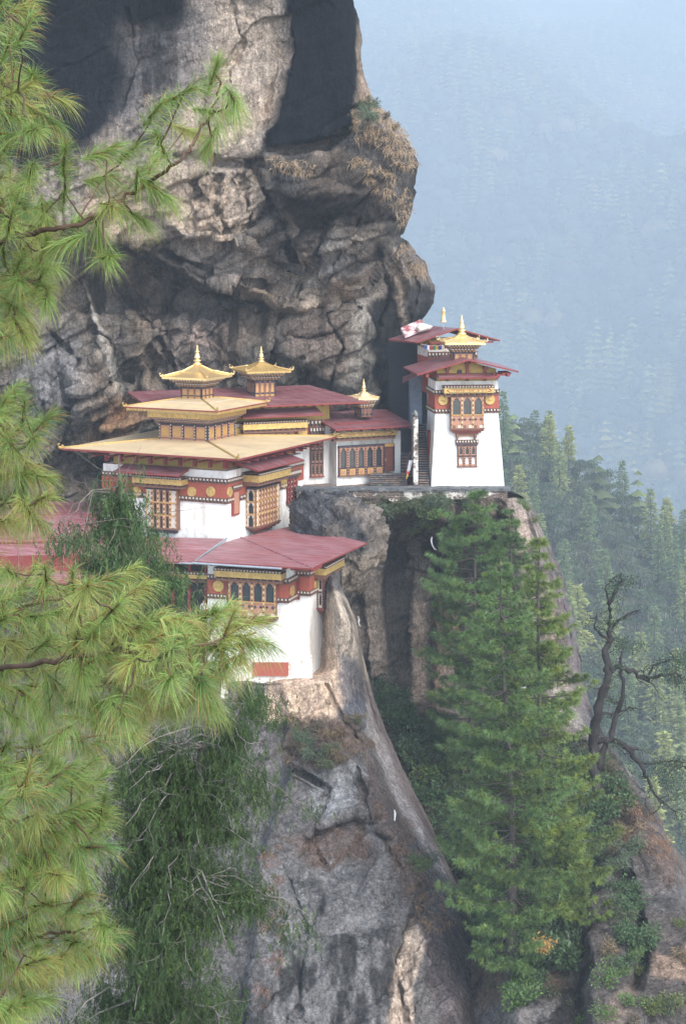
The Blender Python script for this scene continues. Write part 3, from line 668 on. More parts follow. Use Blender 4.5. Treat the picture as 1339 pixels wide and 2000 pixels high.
class Face:
    """ornament axes on a wall: a along, o outward, z up"""
    def __init__(s, o, a, n): s.o = np.array(o, float); s.a = np.array(a, float); s.n = np.array(n, float)
    def p(s, a, o, z): return tuple(s.o + s.a * a + s.n * o + np.array((0, 0, z)))
    def box(s, mb, a0, a1, o0, o1, z0, z1, m=0):
        mb.hexa([s.p(a0, o0, z0), s.p(a1, o0, z0), s.p(a1, o1, z0), s.p(a0, o1, z0), s.p(a0, o0, z1), s.p(a1, o0, z1), s.p(a1, o1, z1), s.p(a0, o1, z1)], m)

def frustum(mb, x0, x1, y0, y1, z0, z1, b=0.0, m=0, bs=(1, 1, 1, 1)):
    """wall block leaning inwards by b per metre; (x0,y0..) are the base"""
    t = b * (z1 - z0)
    mb.hexa([(x0, y0, z0), (x1, y0, z0), (x1, y1, z0), (x0, y1, z0),
             (x0 + t * bs[0], y0 + t * bs[2], z1), (x1 - t * bs[1], y0 + t * bs[2], z1), (x1 - t * bs[1], y1 - t * bs[3], z1), (x0 + t * bs[0], y1 - t * bs[3], z1)], m)
def cornice(parent, f, a0, a1, z, o=0.0, h=0.34, sp=0.34, name='cornice'):
    """timber cornice: dark strip, a row of white blocks, a brown course"""
    mb = MB(); f.box(mb, a0, a1, o - 0.02, o + 0.06, z - h * .5, z + h * .5, 0)
    f.box(mb, a0 - .03, a1 + .03, o + 0.0, o + 0.13, z + h * .5, z + h * .68, 2); f.box(mb, a0 - .02, a1 + .02, o, o + 0.10, z - h * .68, z - h * .5, 2)
    n = max(2, int((a1 - a0) / sp)); s = (a1 - a0) / n
    for k in range(n):
        c = a0 + (k + .5) * s
        f.box(mb, c - s * .24, c + s * .24, o + .06, o + .15, z - h * .02, z + h * .42, 1)
        f.box(mb, c + s * .26 - s * .2, c + s * .26 + s * .2, o + .06, o + .12, z - h * .46, z - h * .08, 2)
    return mb.build(name, [M_TIMBD, M_DENT, M_TIMB], parent)
def disc(parent, f, a, z, r, o=0.0):
    mb = MB(); n = 28
    ring = lambda rr, oo: [f.p(a + rr * cos(2 * pi * k / n), oo, z + rr * sin(2 * pi * k / n)) for k in range(n)]
    V = ring(r, o - .02) + ring(r, o + .07) + ring(r * .9, o + .10) + ring(r * .3, o + .09) + [f.p(a, o + .12, z)]
    Fc = [(q * n + k, q * n + (k + 1) % n, (q + 1) * n + (k + 1) % n, (q + 1) * n + k) for q in range(3) for k in range(n)] + [(3 * n + k, 3 * n + (k + 1) % n, 4 * n) for k in range(n)]
    mb.add(V, Fc); return mb.build('gilded_disc', M_GOLDB, parent)
def beam(parent, f, a0, a1, z0, z1, o, d=0.5, script=False, name='gilded_beam'):
    """gold beam over a window with white blocks on top, block rows below; 'script' = the framed painted panel"""
    mb = MB(); f.box(mb, a0, a1, o, o + d, z0, z1, 0)
    n = max(4, int((a1 - a0) / 0.26)); s = (a1 - a0) / n
    f.box(mb, a0 - .05, a1 + .05, o, o + d + .06, z1, z1 + .05, 2)
    for k in range(n):
        f.box(mb, a0 + (k + .25) * s, a0 + (k + .7) * s, o + d - .12, o + d + .05, z1 + .05, z1 + .15, 1)
    f.box(mb, a0 - .05, a1 + .05, o, o + d + .08, z1 + .15, z1 + .19, 3)
    for k in range(0, n):
        f.box(mb, a0 + (k + .15) * s, a0 + (k + .75) * s, o, o + d - .1, z0 - .16, z0 - .02, 2 if k % 2 else 3)
    f.box(mb, a0 + .1, a1 - .1, o, o + d - .2, z0 - .34, z0 - .16, 3)
    if script:
        h = z1 - z0; w = a1 - a0; e = o + d
        f.box(mb, a0 + .12 * w, a1 - .12 * w, e, e + .02, z1 - h * .22, z1 - h * .14, 2); f.box(mb, a0 + .12 * w, a1 - .12 * w, e, e + .02, z0 + h * .12, z0 + h * .2, 2)
        for sg in (0, 1):
            ax = a0 + (.05 if not sg else .95) * w; bx = a0 + (.12 if not sg else .88) * w
            for (za, zb) in ((z0 + h * .16, z0 + h * .5), (z1 - h * .18, z0 + h * .5)):
                mb.add([f.p(bx, e + .004, za - .03), f.p(bx, e + .02, za + .05), f.p(ax, e + .02, zb + .04), f.p(ax, e + .004, zb - .04)], [(0, 1, 2, 3), (3, 2, 1, 0)], 4)
        rs = random.Random(5); x = a0 + .15 * w
        while x < a1 - .15 * w:
            l = rs.uniform(.05, .10)
            f.box(mb, x, x + l * 1.6, e, e + .015, z1 - h * .36, z1 - h * .30, 4)
            f.box(mb, x + rs.uniform(0, .05), x + l * .6, e, e + .015, z0 + h * rs.uniform(.25, .42), z1 - h * .36, 4)
            if rs.random() < .6: f.box(mb, x + l, x + l + .03, e, e + .015, z0 + h * .3, z1 - h * .36, 4)
            x += l * 1.6 + rs.uniform(.03, .07)
    return mb.build(name, [M_GOLDB, M_DENT, M_TIMBD, M_TIMB, M_MAROON], parent)

def arch_bar(mb, f, a0, a1, z0, z1, o0, o1, m):
    """the spandrel over a three-lobed opening"""
    w = a1 - a0; h = z1 - z0
    for (u0, u1, k) in ((0, .18, .0), (.18, .36, .5), (.36, .64, .78), (.64, .82, .5), (.82, 1, .0)):
        f.box(mb, a0 + u0 * w, a0 + u1 * w, o0, o1, z0 + h * k, z1, m)
def window(parent, f, a0, a1, z0, z1, o=0.0, d=0.25, cols=3, rows=1, style='rabsel', wings=0, panel=0.28, open_w=None, label=None, mats=None):
    """painted timber window: frame of posts and rails, panes set back, arched heads, small blocks"""
    w = a1 - a0; h = z1 - z0
    fm = MB(); gl = MB(); post = min(0.17, w / cols * .24)
    MT = mats or [M_TIMB, M_ORN, M_TIMBD, M_DENT, M_PINK]
    # sides and case
    f.box(fm, a0, a0 + .03, o, o + d, z0, z1, 0); f.box(fm, a1 - .03, a1, o, o + d, z0, z1, 0)
    f.box(fm, a0 - .04, a1 + .04, o, o + d + .08, z1 - .14, z1, 2); f.box(fm, a0 - .05, a1 + .05, o, o + d + .10, z0, z0 + .12, 0)
    f.box(gl, a0 + .03, a1 - .03, o, o + d - .14, z0 + .05, z1 - .1)
    zt = z1 - .14; zb = z0 + .12; W0, W1 = a0 + .03, a1 - .03
    if panel and style == 'rabsel':
        zp = zb + (zt - zb) * panel
        f.box(fm, W0, W1, o + d - .10, o + d - .02, zb, zp, 4)
        n = cols * 2
        for k in range(n):      # cut diamonds in the parapet
            c = W0 + (k + .5) * (W1 - W0) / n; r = min((W1 - W0) / n * .28, (zp - zb) * .2); zc = zb + (zp - zb) * .66
            for (da, dz) in ((0, 0), (r * .7, 0), (-r * .7, 0), (0, r * .7), (0, -r * .7)):
                f.box(fm, c + da - r * .34, c + da + r * .34, o + d - .02, o + d - .01, zc + dz - r * .34, zc + dz + r * .34, 2)
            f.box(fm, c - r, c + r, o + d - .02, o + d + .02, zb + .02, zb + (zp - zb) * .22, 3 if k % 2 else 0)
        f.box(fm, W0, W1, o + d - .08, o + d + .05, zp - .05, zp + .05, 1)
        zb = zp + .05
    cells = cols + 2 * wings; cw = (W1 - W0) / cells
    for k in range(cells + 1):
        c = W0 + k * cw; p0 = max(W0, c - post / 2); p1 = min(W1, c + post / 2)
        f.box(fm, p0, p1, o + d - .12, o + d + .03, z0 + .12, zt, 1 if style != 'dark' else 2)
        nb = max(3, int((zt - z0) / 0.22)); bz = (zt - z0 - .12) / nb
        for q in range(nb):     # painted blocks on the posts
            f.box(fm, p0 + .02, p1 - .02, o + d + .03, o + d + .055, z0 + .12 + (q + .25) * bz, z0 + .12 + (q + .7) * bz, (2 if q % 2 else 3) if style != 'dark' else 4)
    rh = (zt - zb) / rows
    for r in range(rows):
        za = zb + r * rh; ze = za + rh
        if r: f.box(fm, W0, W1, o + d - .12, o + d + .04, za - .07, za + .05, 1 if style != 'dark' else 2)
        for k in range(cells):
            c0 = W0 + k * cw + post / 2; c1 = W0 + (k + 1) * cw - post / 2
            if k < wings or k >= cols + wings:
                f.box(fm, c0, c1, o + d - .10, o + d - .03, za + .04, ze - .05, 3); continue
            t = min(.07, (c1 - c0) * .16)
            f.box(fm, c0, c0 + t, o + d - .1, o + d, za, ze, 4); f.box(fm, c1 - t, c1, o + d - .1, o + d, za, ze, 4)
            arch_bar(fm, f, c0 + t, c1 - t, ze - min(.34, rh * .3), ze, o + d - .1, o + d - .01, 4 if style != 'plain' else 0)
            if style == 'dark': f.box(fm, c0 + t, c1 - t, o + d - .1, o + d - .01, za, za + rh * .16, 4)
    w_ = fm.build('window', MT, parent)
    gl.build('pane', M_PANE, w_)
    if label: w_['label'] = label
    return w_
def bracket_box(parent, f, a0, a1, z, o, d):
    """moulded underside carrying a bay window"""
    mb = MB()
    for k in range(4):
        q = k / 4; f.box(mb, a0 + (a1 - a0) * .08 * k, a1 - (a1 - a0) * .08 * k, o - .02, o + d * (1 - q * .8), z - .16 * (k + 1), z - .16 * k, (0, 1, 0, 2)[k])
    n = int((a1 - a0) / .3)
    for k in range(n): f.box(mb, a0 + (k + .2) * (a1 - a0) / n, a0 + (k + .7) * (a1 - a0) / n, o + d, o + d + .05, z - .13, z - .02, 1)
    return mb.build('bay_bracket', [M_TIMB, M_MAROON, M_PINK], parent)

def roof_slab(mb, outer, inner, ze, zi, th=0.12, m=0, me=1):
    """hipped slab from an eave rectangle (x0,x1,y0,y1) up to an inner rectangle"""
    a = outer; b = inner
    A = [(a[0], a[2], ze), (a[1], a[2], ze), (a[1], a[3], ze), (a[0], a[3], ze)]; B = [(b[0], b[2], zi), (b[1], b[2], zi), (b[1], b[3], zi), (b[0], b[3], zi)]
    dn = lambda V, t: [(x, y, z - t) for x, y, z in V]
    V = A + B + dn(A, th) + dn(B, th)
    mb.add(V, [(0, 1, 5, 4), (1, 2, 6, 5), (2, 3, 7, 6), (3, 0, 4, 7), (4, 5, 6, 7)], m)
    mb.add(V, [(8, 12, 13, 9), (9, 13, 14, 10), (10, 14, 15, 11), (11, 15, 12, 8), (0, 8, 9, 1), (1, 9, 10, 2), (2, 10, 11, 3), (3, 11, 8, 0)], me)
def hip_ridges(parent, outer, inner, ze, zi, r=.09, flare=.35, mat=None, sides=(0, 1, 2, 3), ornament=True, name='hip_ridge'):
    c = [((outer[0], outer[2]), (inner[0], inner[2])), ((outer[1], outer[2]), (inner[1], inner[2])), ((outer[1], outer[3]), (inner[1], inner[3])), ((outer[0], outer[3]), (inner[0], inner[3]))]
    for k in sides:
        (x0, y0), (x1, y1) = c[k]; mb = MB()
        d = np.array((x0 - x1, y0 - y1, ze - zi)); L = np.linalg.norm(d); u = d / L
        p = [np.array((x1, y1, zi + .04)) + u * L * t for t in np.linspace(0, 1, 6)]
        mb.tube(p, [r] * 6, 8)
        if ornament:   # upturned makara-like tip: a curling horn
            b = p[-1]; h = u * np.array((1, 1, 0)); h /= np.linalg.norm(h)
            pts = [b + h * flare * q[0] + np.array((0, 0, flare * q[1])) for q in ((-.2, 0), (.3, .05), (.7, .3), (.85, .75), (.6, 1.05), (.35, 1.0))]
            mb.tube(pts, [r * 1.3, r * 1.5, r * 1.25, r, r * .8, r * .3], 8)
            q = [b + h * flare * z[0] + np.array((0, 0, flare * z[1])) for z in ((-.5, .1), (-.35, .5), (-.05, .75))]
            mb.tube(q, [r * 1.0, r * .9, r * .3], 7)
        mb.build(name, mat or M_GOLD, parent, smooth=True)
def pinnacle(parent, c, h, mat=None, name='pinnacle'):
    prof = [(.30, 0), (.30, .05), (.20, .09), (.15, .14), (.26, .18), (.28, .22), (.12, .26), (.10, .29), (.22, .32), (.20, .36), (.17, .46), (.12, .56), (.06, .60), (.15, .63), (.16, .66), (.06, .70), (.10, .73), (.05, .77), (.075, .80), (.03, .85), (.05, .89), (.03, .95), (.005, 1.0)]
    mb = MB(); mb.lathe([(r * h * .75, z * h) for r, z in prof], c, 18); return mb.build(name, mat or M_GOLD, parent, smooth=True)
def lantern(parent, cx, cy, z0, w, wall_h, eave, roof_h, pin_h, cols=3, roofmat=None, wall_mat=M_ORN, curl=.24):
    """small pagoda turret: panelled box, block cornice, gilded roof, pinnacle"""
    t = empty('lantern', (0, 0, 0), 0, parent); h = w / 2
    box = MB(); frustum(box, cx - h, cx + h, cy - h, cy + h, z0, z0 + wall_h)
    fr = MB()
    for f in (Face((cx - h, cy - h, z0), (1, 0, 0), (0, -1, 0)), Face((cx + h, cy - h, z0), (0, 1, 0), (1, 0, 0)), Face((cx - h, cy - h, z0), (0, 1, 0), (-1, 0, 0))):
        f.box(fr, 0, w, 0, .05, 0, .12, 0); f.box(fr, 0, w, 0, .05, wall_h * .30, wall_h * .38, 1); f.box(fr, 0, w, 0, .05, wall_h * .86, wall_h, 1)
        for k in range(cols + 1):
            c = k * w / cols; f.box(fr, max(0, c - .06), min(w, c + .06), 0, .08, 0, wall_h, 0 if k % cols else 1)
        for k in range(cols):
            c0 = k * w / cols + .08; c1 = (k + 1) * w / cols - .08
            arch_bar(fr, f, c0, c1, wall_h * .66, wall_h * .86, 0, .05, 4); f.box(fr, c0, c0 + .05, 0, .05, wall_h * .38, wall_h * .86, 4); f.box(fr, c1 - .05, c1, 0, .05, wall_h * .38, wall_h * .86, 4)
    box.build('lantern_wall', wall_mat, t); fr.build('lantern_frame', [M_TIMB, M_TIMBD, M_TIMBD, M_DENT, M_PINK], t)  # lantern walls carry their own painted timber colour
    zc = z0 + wall_h; cb = MB(); nlay = 4
    for q in range(nlay):
        e = h + (eave * .62) * (q + 1) / nlay; zz = zc + q * .17
        cb.box((cx - e, cy - e, zz), (cx + e, cy + e, zz + .07), 0 if q % 2 else 2)
        n = max(5, int(2 * e / .26)); s = 2 * e / n
        for k in range(n):
            c = -e + (k + .5) * s
            cb.box((cx + c - s * .28, cy - e - .03, zz + .07), (cx + c + s * .28, cy - e + .2, zz + .17), 1 if q % 2 else 3)
            cb.box((cx + e - .2, cy + c - s * .28, zz + .07), (cx + e + .03, cy + c + s * .28, zz + .17), 1 if q % 2 else 3)
            cb.box((cx - e - .03, cy + c - s * .28, zz + .07), (cx - e + .2, cy + c + s * .28, zz + .17), 1 if q % 2 else 3)
    cb.build('block_cornice', [M_TIMB, M_DENT, M_TIMBD, M_ORN], t)
    ze = zc + nlay * .17 + .05; e = h + eave; rm = roofmat or M_GOLD
    rb = MB(); a = (cx - e, cx + e, cy - e, cy + e); b_ = (cx - e * .45, cx + e * .45, cy - e * .45, cy + e * .45)
    rb.box((cx - e, cy - e, ze), (cx + e, cy + e, ze + .16), 0)
    roof_slab(rb, (a[0], a[1], a[2], a[3]), b_, ze + .18, ze + .16 + roof_h * .38, .02, 0, 0)
    c_ = (cx - .22, cx + .22, cy - .22, cy + .22); roof_slab(rb, b_, c_, ze + .16 + roof_h * .38, ze + .16 + roof_h * .9, .02, 0, 0)
    rb.box((cx - .24, cy - .24, ze + .1 + roof_h * .86), (cx + .24, cy + .24, ze + .16 + roof_h), 0)
    rf = rb.build('lantern_roof', rm, t)
    hip_ridges(rf, a, b_, ze + .2, ze + .2 + roof_h * .38, .06, curl, M_GOLD)
    for sx in (-1, 1):
        for sy in (-1, 1):
            m2 = MB(); m2.tube([(cx + sx * e * .45, cy + sy * e * .45, ze + .2 + roof_h * .38), (cx + sx * .2, cy + sy * .2, ze + .2 + roof_h * .9)], .05, 6); m2.build('hip_ridge', rm, rf)
    if pin_h: pinnacle(t, (cx, cy, ze + .12 + roof_h), pin_h)
    return t
def awning(parent, f, a0, a1, z, o, d, drop, th=.1, inset=.0, mat=None, name='awning'):
    mb = MB(); V = [f.p(a0 + inset, o, z), f.p(a1 - inset, o, z), f.p(a1, o + d, z - drop), f.p(a0, o + d, z - drop)]
    V += [(x, y, q - th) for x, y, q in V]; flip = np.cross(f.a, f.n)[2] > 0
    mb.add(V, [(0, 3, 2, 1), (4, 5, 6, 7)], 0); mb.add(V, [(0, 1, 5, 4), (1, 2, 6, 5), (2, 3, 7, 6), (3, 0, 4, 7)], 1)
    o_ = mb.build(name, [mat or M_RROOF, M_MAROON], parent)
    r = MB(); n = max(2, int((a1 - a0) / 1.1))
    for k in range(n + 1):
        c = a0 + .15 + (a1 - a0 - .3) * k / n
        r.hexa([f.p(c - .05, o, z - th - .18), f.p(c + .05, o, z - th - .18), f.p(c + .05, o + d * .94, z - drop * .94 - th - .12), f.p(c - .05, o + d * .94, z - drop * .94 - th - .12),
                f.p(c - .05, o, z - th - .02), f.p(c + .05, o, z - th - .02), f.p(c + .05, o + d * .94, z - drop * .94 - th - .01), f.p(c - .05, o + d * .94, z - drop * .94 - th - .01)])
    f.box(r, a0 + .1, a1 - .1, o + .02, o + .12, z - th - .22, z - th - .12); r.build('rafters', M_MAROON, o_); return o_
def sheet_roof(parent, quad, th=.12, mat=None, seams=0, name='roof', edge=M_MAROON):
    """a planar metal sheet roof given by four local corners (eave left, eave right, top right, top left)"""
    q = [np.array(v, float) for v in quad]; V = q + [v - np.array((0, 0, th)) for v in q]; mb = MB()
    mb.add(V, [(0, 1, 2, 3)], 0); mb.add(V, [(7, 6, 5, 4), (0, 4, 5, 1), (1, 5, 6, 2), (2, 6, 7, 3), (3, 7, 4, 0)], 1)
    for k in range(seams):
        t = (k + 1) / (seams + 1); a = q[0] * (1 - t) + q[1] * t; b = q[3] * (1 - t) + q[2] * t
        mb.tube([a + (0, 0, .01), b + (0, 0, .01)], .03, 4, 0)
    return mb.build(name, [mat or M_RROOF, edge], parent)
# ---------------------------------------------------------------- A: the temple with three gilded roofs
A = Bld('temple', 443, 1062, 170.0, radians(-26), 'white temple with red frieze under three stacked pale gold roofs, left of the hall')
e = A.e; f = A.F(); r = A.R()
xl = A.front(200, 1000)[0]; yr = A.side(592, 1000)[0]
zt = A.front(443, 898)[1]
w = MB(); frustum(w, xl, 0, 0, yr, -3.0, A.front(443, 921)[1], 0.006); w.build('wall', M_WHITE, e)
w = MB(); frustum(w, xl + .7, -.7, .7, yr - .7, A.front(443, 921)[1], zt + .05, 0); w.build('attic', M_YEL, e)
zf0 = A.front(443, 976)[1]; zf1 = A.front(443, 944)[1]
w = MB(); w.box((xl - .03, -.03, zf0), (.03, yr + .03, zf1)); w.build('frieze', M_RED, e)
cornice(e, f, xl, 0.1, A.front(443, 979)[1]); cornice(e, f, xl, 0.1, A.front(443, 941)[1])
for (a, b) in ((452, 455), (467, 478), (546, 559)):
    y0 = A.side(a, 975)[0]; y1 = A.side(b, 975)[0]; cornice(e, r, y0 if a > 453 else -.1, y1, A.front(443, 979)[1])
cornice(e, r, -.1, yr, A.front(443, 941)[1])
for px in (375, 412, 236, 268):
    a, z = A.front(px, 960); disc(e, f, a, z, .43, .03)
for px, py in ((447.5, 961), (553, 941)):
    a, z = A.side(px, py); disc(e, r, a, z, .43 if px < 500 else .55, .03)
# struts under the eaves
s_ = MB()
for k in range(9):
    a = xl + .4 + k * (-xl - .6) / 8; s_.box((a - .12, -.1, zt - .75), (a + .12, .3, zt - .1)); s_.box((a - .08, -1.9, zt - .16), (a + .08, .3, zt - .02))
for k in range(10):
    a = .3 + k * (yr - .6) / 9; s_.box((-.3, a - .12, zt - .75), (.1, a + .12, zt - .1)); s_.box((-.3, a - .08, zt - .16), (2.0, a + .08, zt - .02))
s_.build('eave_struts', M_MAROON, e)
# front bay
a0 = A.front(285, 1000, -.5)[0]; a1 = A.front(346, 1000, -.5)[0]
window(e, f, a0, a1, A.front(346, 1036, -.5)[1], A.front(346, 955, -.5)[1], 0, .55, cols=3, rows=3, style='plain', wings=1, panel=0, label='three-row painted bay window with white side panels')
w = MB(); f.box(w, a0 + .2, a1 - .2, 0, .5, A.front(346, 1036, -.5)[1] - .3, A.front(346, 1036, -.5)[1]); w.build('bay_base', M_TIMBD, e)
b0 = A.front(258, 940, -1.2)[0]; b1 = A.front(354, 940, -1.2)[0]
beam(e, f, b0, b1, A.front(354, 949, -1.2)[1], A.front(354, 938, -1.2)[1], 0, 1.2)
awning(e, f, A.front(246, 915)[0], A.front(372, 915)[0], A.front(350, 915)[1] + .15, 0.1, 1.9, .45)
# side bay, projecting
y0 = A.side(500, 1000, .9)[0]; y1 = A.side(546, 1000, .9)[0]; z0 = A.side(500, 1032, .9)[1]; z1 = A.side(500, 953, .9)[1]
w = MB(); w.box((-.1, y0, z0), (.8, y1, z1)); w.build('bay_box', M_TIMB, e)
window(e, Face((0, 0, 0), (0, 1, 0), (1, 0, 0)), y0, y1, z0, z1, .62, .28, cols=6, rows=3, style='plain', wings=1, panel=0, label='projecting side bay window of dark arches between white panels')
window(e, Face((0, y0, 0), (1, 0, 0), (0, -1, 0)), .02, .88, z0, z1, 0.0, .12, cols=1, rows=3, style='rabsel', wings=0, panel=0, label='narrow end of the bay with white panels', mats=[M_TIMB, M_ORN, M_TIMBD, M_DENT, M_DENT])
bracket_box(e, r, y0, y1, z0, 0, .9)
y0b = A.side(507, 940, 1.7)[0]; y1b = A.side(568, 940, 1.7)[0]
beam(e, r, y0b, y1b, A.side(507, 943, 1.7)[1], A.side(507, 929.5, 1.7)[1], 0, 1.7)
p = A.side(505, 922, 2.3); q = A.side(590, 904, 2.3)
awning(e, r, p[0], q[0] + .3, p[1] + .75, 0.1, 2.2, .62)
# narrow red window and the rear window
y0 = A.side(453, 980)[0]; y1 = A.side(465, 980)[0]
w = MB(); r.box(w, y0 - .1, y1 + .1, .0, .12, A.side(453, 1008)[1], A.side(453, 958)[1]); wr = w.build('shutter', M_MAROON, e)
w = MB(); r.box(w, y0 + .15, y1 - .1, .12, .15, A.side(455, 1004)[1], A.side(455, 962)[1]); w.build('shutter_panel', M_PINK, wr)
cornice(e, r, y0 - .1, y1 + .35, A.side(453, 953)[1], .1, .3, .22, 'window_head')
y0 = A.side(559, 950)[0]; y1 = A.side(577.5, 950)[0]
window(e, r, y0, y1, A.side(559, 985)[1], A.side(559, 932)[1], 0, .2, cols=3, rows=3, style='plain', panel=0, mats=[M_MAROON, M_MAROON, M_TIMBD, M_DENT, M_RED])
cornice(e, r, y0 - .2, y1 + .6, A.side(559, 928)[1], .15, .5, .3, 'window_head')
# lower roof
ro = (A.front(120, 889, -2.3)[0], 2.3, -2.3, yr + 2.2); ze = A.front(467, 898, -2.3)[1] + .05
c2 = (A.front(312, 859, 4.6)[0], A.front(405, 861, 4.6)[0]); hw = (c2[1] - c2[0]); ri = (c2[0], c2[1], 4.6, 4.6 + hw)
zi = A.front(405, 862, 4.6)[1]
mb = MB(); roof_slab(mb, ro, ri, ze, zi, .16); rf = mb.build('roof', [M_GROOF, M_MAROON], e)
hip_ridges(rf, ro, ri, ze, zi, .09, .34, M_GOLDB2)
# storey two
s2t = A.front(405, 829, 4.6)[1]
w = MB(); w.box((ri[0], ri[2], zi - .6), (ri[1], ri[3], s2t)); w.build('upper_wall', M_TIMBD, e)
w = MB()
for fc, ln in ((Face((ri[0], ri[2], zi), (1, 0, 0), (0, -1, 0)), hw), (Face((ri[1], ri[2], zi), (0, 1, 0), (1, 0, 0)), hw)):
    H = s2t - zi; n = 4
    for k in range(n):
        c0 = ln * k / n + .1; c1 = ln * (k + 1) / n - .1; cc = (c0 + c1) / 2
        fc.box(w, c0, c1, 0, .05, .14, H * .82, 2); fc.box(w, c0 + .1, c1 - .1, .05, .08, .24, H * .62, 0); fc.box(w, c0 + .22, c1 - .22, .05, .08, H * .62, H * .73, 0)
    for k in range(n + 1):
        c = min(max(ln * k / n, .06), ln - .06); fc.box(w, c - .06, c + .06, 0, .12, 0, H, 1)
        for q in range(5): fc.box(w, c - .04, c + .04, .12, .14, H * (.1 + q * .18), H * (.18 + q * .18), 3)
    fc.box(w, 0, ln, 0, .1, H * .84, H * .92, 1); fc.box(w, 0, ln, 0, .1, 0, .1, 2)
w.build('arched_panels', [M_ORN, M_TIMBD, M_PINK, M_DENT], e)
zb0 = A.front(409, 821, 3.6)[1]; w = MB(); cxm = (ri[0] + ri[1]) / 2; cym = (ri[2] + ri[3]) / 2; h0 = hw / 2
for q in range(5):
    hh = h0 + (3.05 - h0) * (q + 1) / 5; zz = s2t + (zb0 - s2t) * q / 5; dz = (zb0 - s2t) / 5
    w.box((cxm - hh, cym - hh, zz), (cxm + hh, cym + hh, zz + dz * .45), q % 2)
    n = int(2 * hh / .27)
    for k in range(n):
        c = -hh + (k + .5) * 2 * hh / n
        w.box((cxm + c - .08, cym - hh - .03, zz + dz * .45), (cxm + c + .08, cym - hh + .3, zz + dz), 2 if q in (1, 3) else 3)
        w.box((cxm + hh - .3, cym + c - .08, zz + dz * .45), (cxm + hh + .03, cym + c + .08, zz + dz), 2 if q in (1, 3) else 3)
w.build('block_cornice', [M_TIMB, M_TIMBD, M_DENT, M_PINK], e)
zb1 = A.front(409, 811, 3.6)[1]; w = MB(); w.box((cxm - 3.15, cym - 3.15, zb0), (cxm + 3.15, cym + 3.15, zb1)); w.build('gilded_band', M_GOLDB, e)
w = MB(); n = 34
for k in range(n):
    c = -3.1 + (k + .5) * 6.2 / n; w.box((cxm + c - .05, cym - 3.2, zb1), (cxm + c + .05, cym - 3.0, zb1 + .12)); w.box((cxm + 3.0, cym + c - .05, zb1), (cxm + 3.2, cym + c + .05, zb1 + .12))
w.box((cxm - 2.4, cym - 2.4, zb1), (cxm + 2.4, cym + 2.4, zb1 + .9)); w.build('band_beads', M_DENT, e)
# storey two roof
R2 = 4.55; ze2 = A.zat(803, cxm + R2, cym - R2); la = 1.0
zl = A.zat(779, cxm + la, cym - la)
ro2 = (cxm - R2, cxm + R2, cym - R2, cym + R2); ri2 = (cxm - la, cxm + la, cym - la, cym + la)
mb = MB(); roof_slab(mb, ro2, ri2, ze2, zl, .12); rf = mb.build('upper_roof', [M_GROOF, M_MAROON], e); hip_ridges(rf, ro2, ri2, ze2, zl, .07, .28, M_GOLDB2)
w = MB(); n = 60
for k in range(n):
    c = -R2 + .1 + (k + .5) * (2 * R2 - .2) / n
    w.box((cxm + c - .045, cym - R2 + .02, ze2 - .34 + .05 * (k % 2)), (cxm + c + .045, cym - R2 + .08, ze2 - .1)); w.box((cxm + R2 - .08, cym + c - .045, ze2 - .34 + .05 * (k % 2)), (cxm + R2 - .02, cym + c + .045, ze2 - .1))
w.build('hanging_fringe', M_GOLDB, e)
w = MB(); w.box((cxm - 3.3, cym - 3.3, zb1 + .14), (cxm + 3.3, cym + 3.3, ze2 - .12)); w.build('soffit', M_MAROON, e)
lantern(e, cxm, cym, zl - .15, 2.0, A.zat(757, cxm + la, cym - la) - zl + .15, 1.25, 1.05, 1.75, 3)

# ---------------------------------------------------------------- B: the long hall behind
B = Bld('hall', 656, 950, 186.0, radians(22), 'long hall under a wide red sheet roof carrying a gold turret, behind the gold roofs')
e = B.e; f = B.F()
xb0 = B.front(420, 850)[0]
ztop = B.front(656, 800)[1]
w = MB(); w.box((xb0, 0, -1.5), (0, 6.5, B.front(630, 822)[1])); w.build('wall', M_WHITE, e)
w = MB(); w.box((xb0 + .4, .6, B.front(630, 822)[1]), (-.4, 6, ztop + .7)); w.build('attic', M_YEL, e)
w = MB(); w.box((xb0 - .02, -.04, B.front(600, 853)[1]), (B.front(634, 850)[0], .2, B.front(600, 832)[1])); w.build('frieze', M_RED, e)
cornice(e, f, B.front(575, 850)[0], B.front(603, 850)[0], B.front(600, 856)[1]); cornice(e, f, B.front(598, 850)[0], B.front(634, 850)[0], B.front(610, 827)[1], 0, .5)
for px in (463, 590): disc(e, f, B.front(px, 844)[0], B.front(px, 844)[1], .46, .05)
a0 = B.front(478, 850, -.5)[0]; a1 = B.front(575, 850, -.5)[0]
window(e, f, a0, a1, B.front(520, 905, -.5)[1], B.front(520, 843, -.5)[1], 0, .55, cols=4, rows=1, panel=.2)
beam(e, f, B.front(475, 830, -1.1)[0], B.front(601, 830, -1.1)[0], B.front(530, 838, -1.1)[1], B.front(530, 827, -1.1)[1], 0, 1.1)
awning(e, f, B.front(461, 803)[0], B.front(617, 803)[0], B.front(520, 802)[1] + .15, 0.1, 1.8, .5)
a0 = B.front(605, 850)[0]; a1 = B.front(630, 850)[0]
cornice(e, f, a0 - .1, a1 + .1, B.front(617, 841)[1], .1, .6, .28, 'window_head')
window(e, f, a0, a1, B.front(617, 932)[1], B.front(617, 850)[1], 0, .2, cols=3, rows=3, style='dark', panel=0, mats=[M_MAROON, M_ORN, M_TIMBD, M_DENT, M_PINK])
eL = B.front(300, 800, -2)[0]; eR = B.front(720, 784.5, -2)[0]; zE = B.front(720, 784.5, -2)[1]
zR = B.zat(755, -4, 6.0)
sheet_roof(e, [(eL, -2, zE), (eR, -2, zE), (eR - 2.6, 6.2, zR), (eL, 6.2, zR)], .14, seams=14)
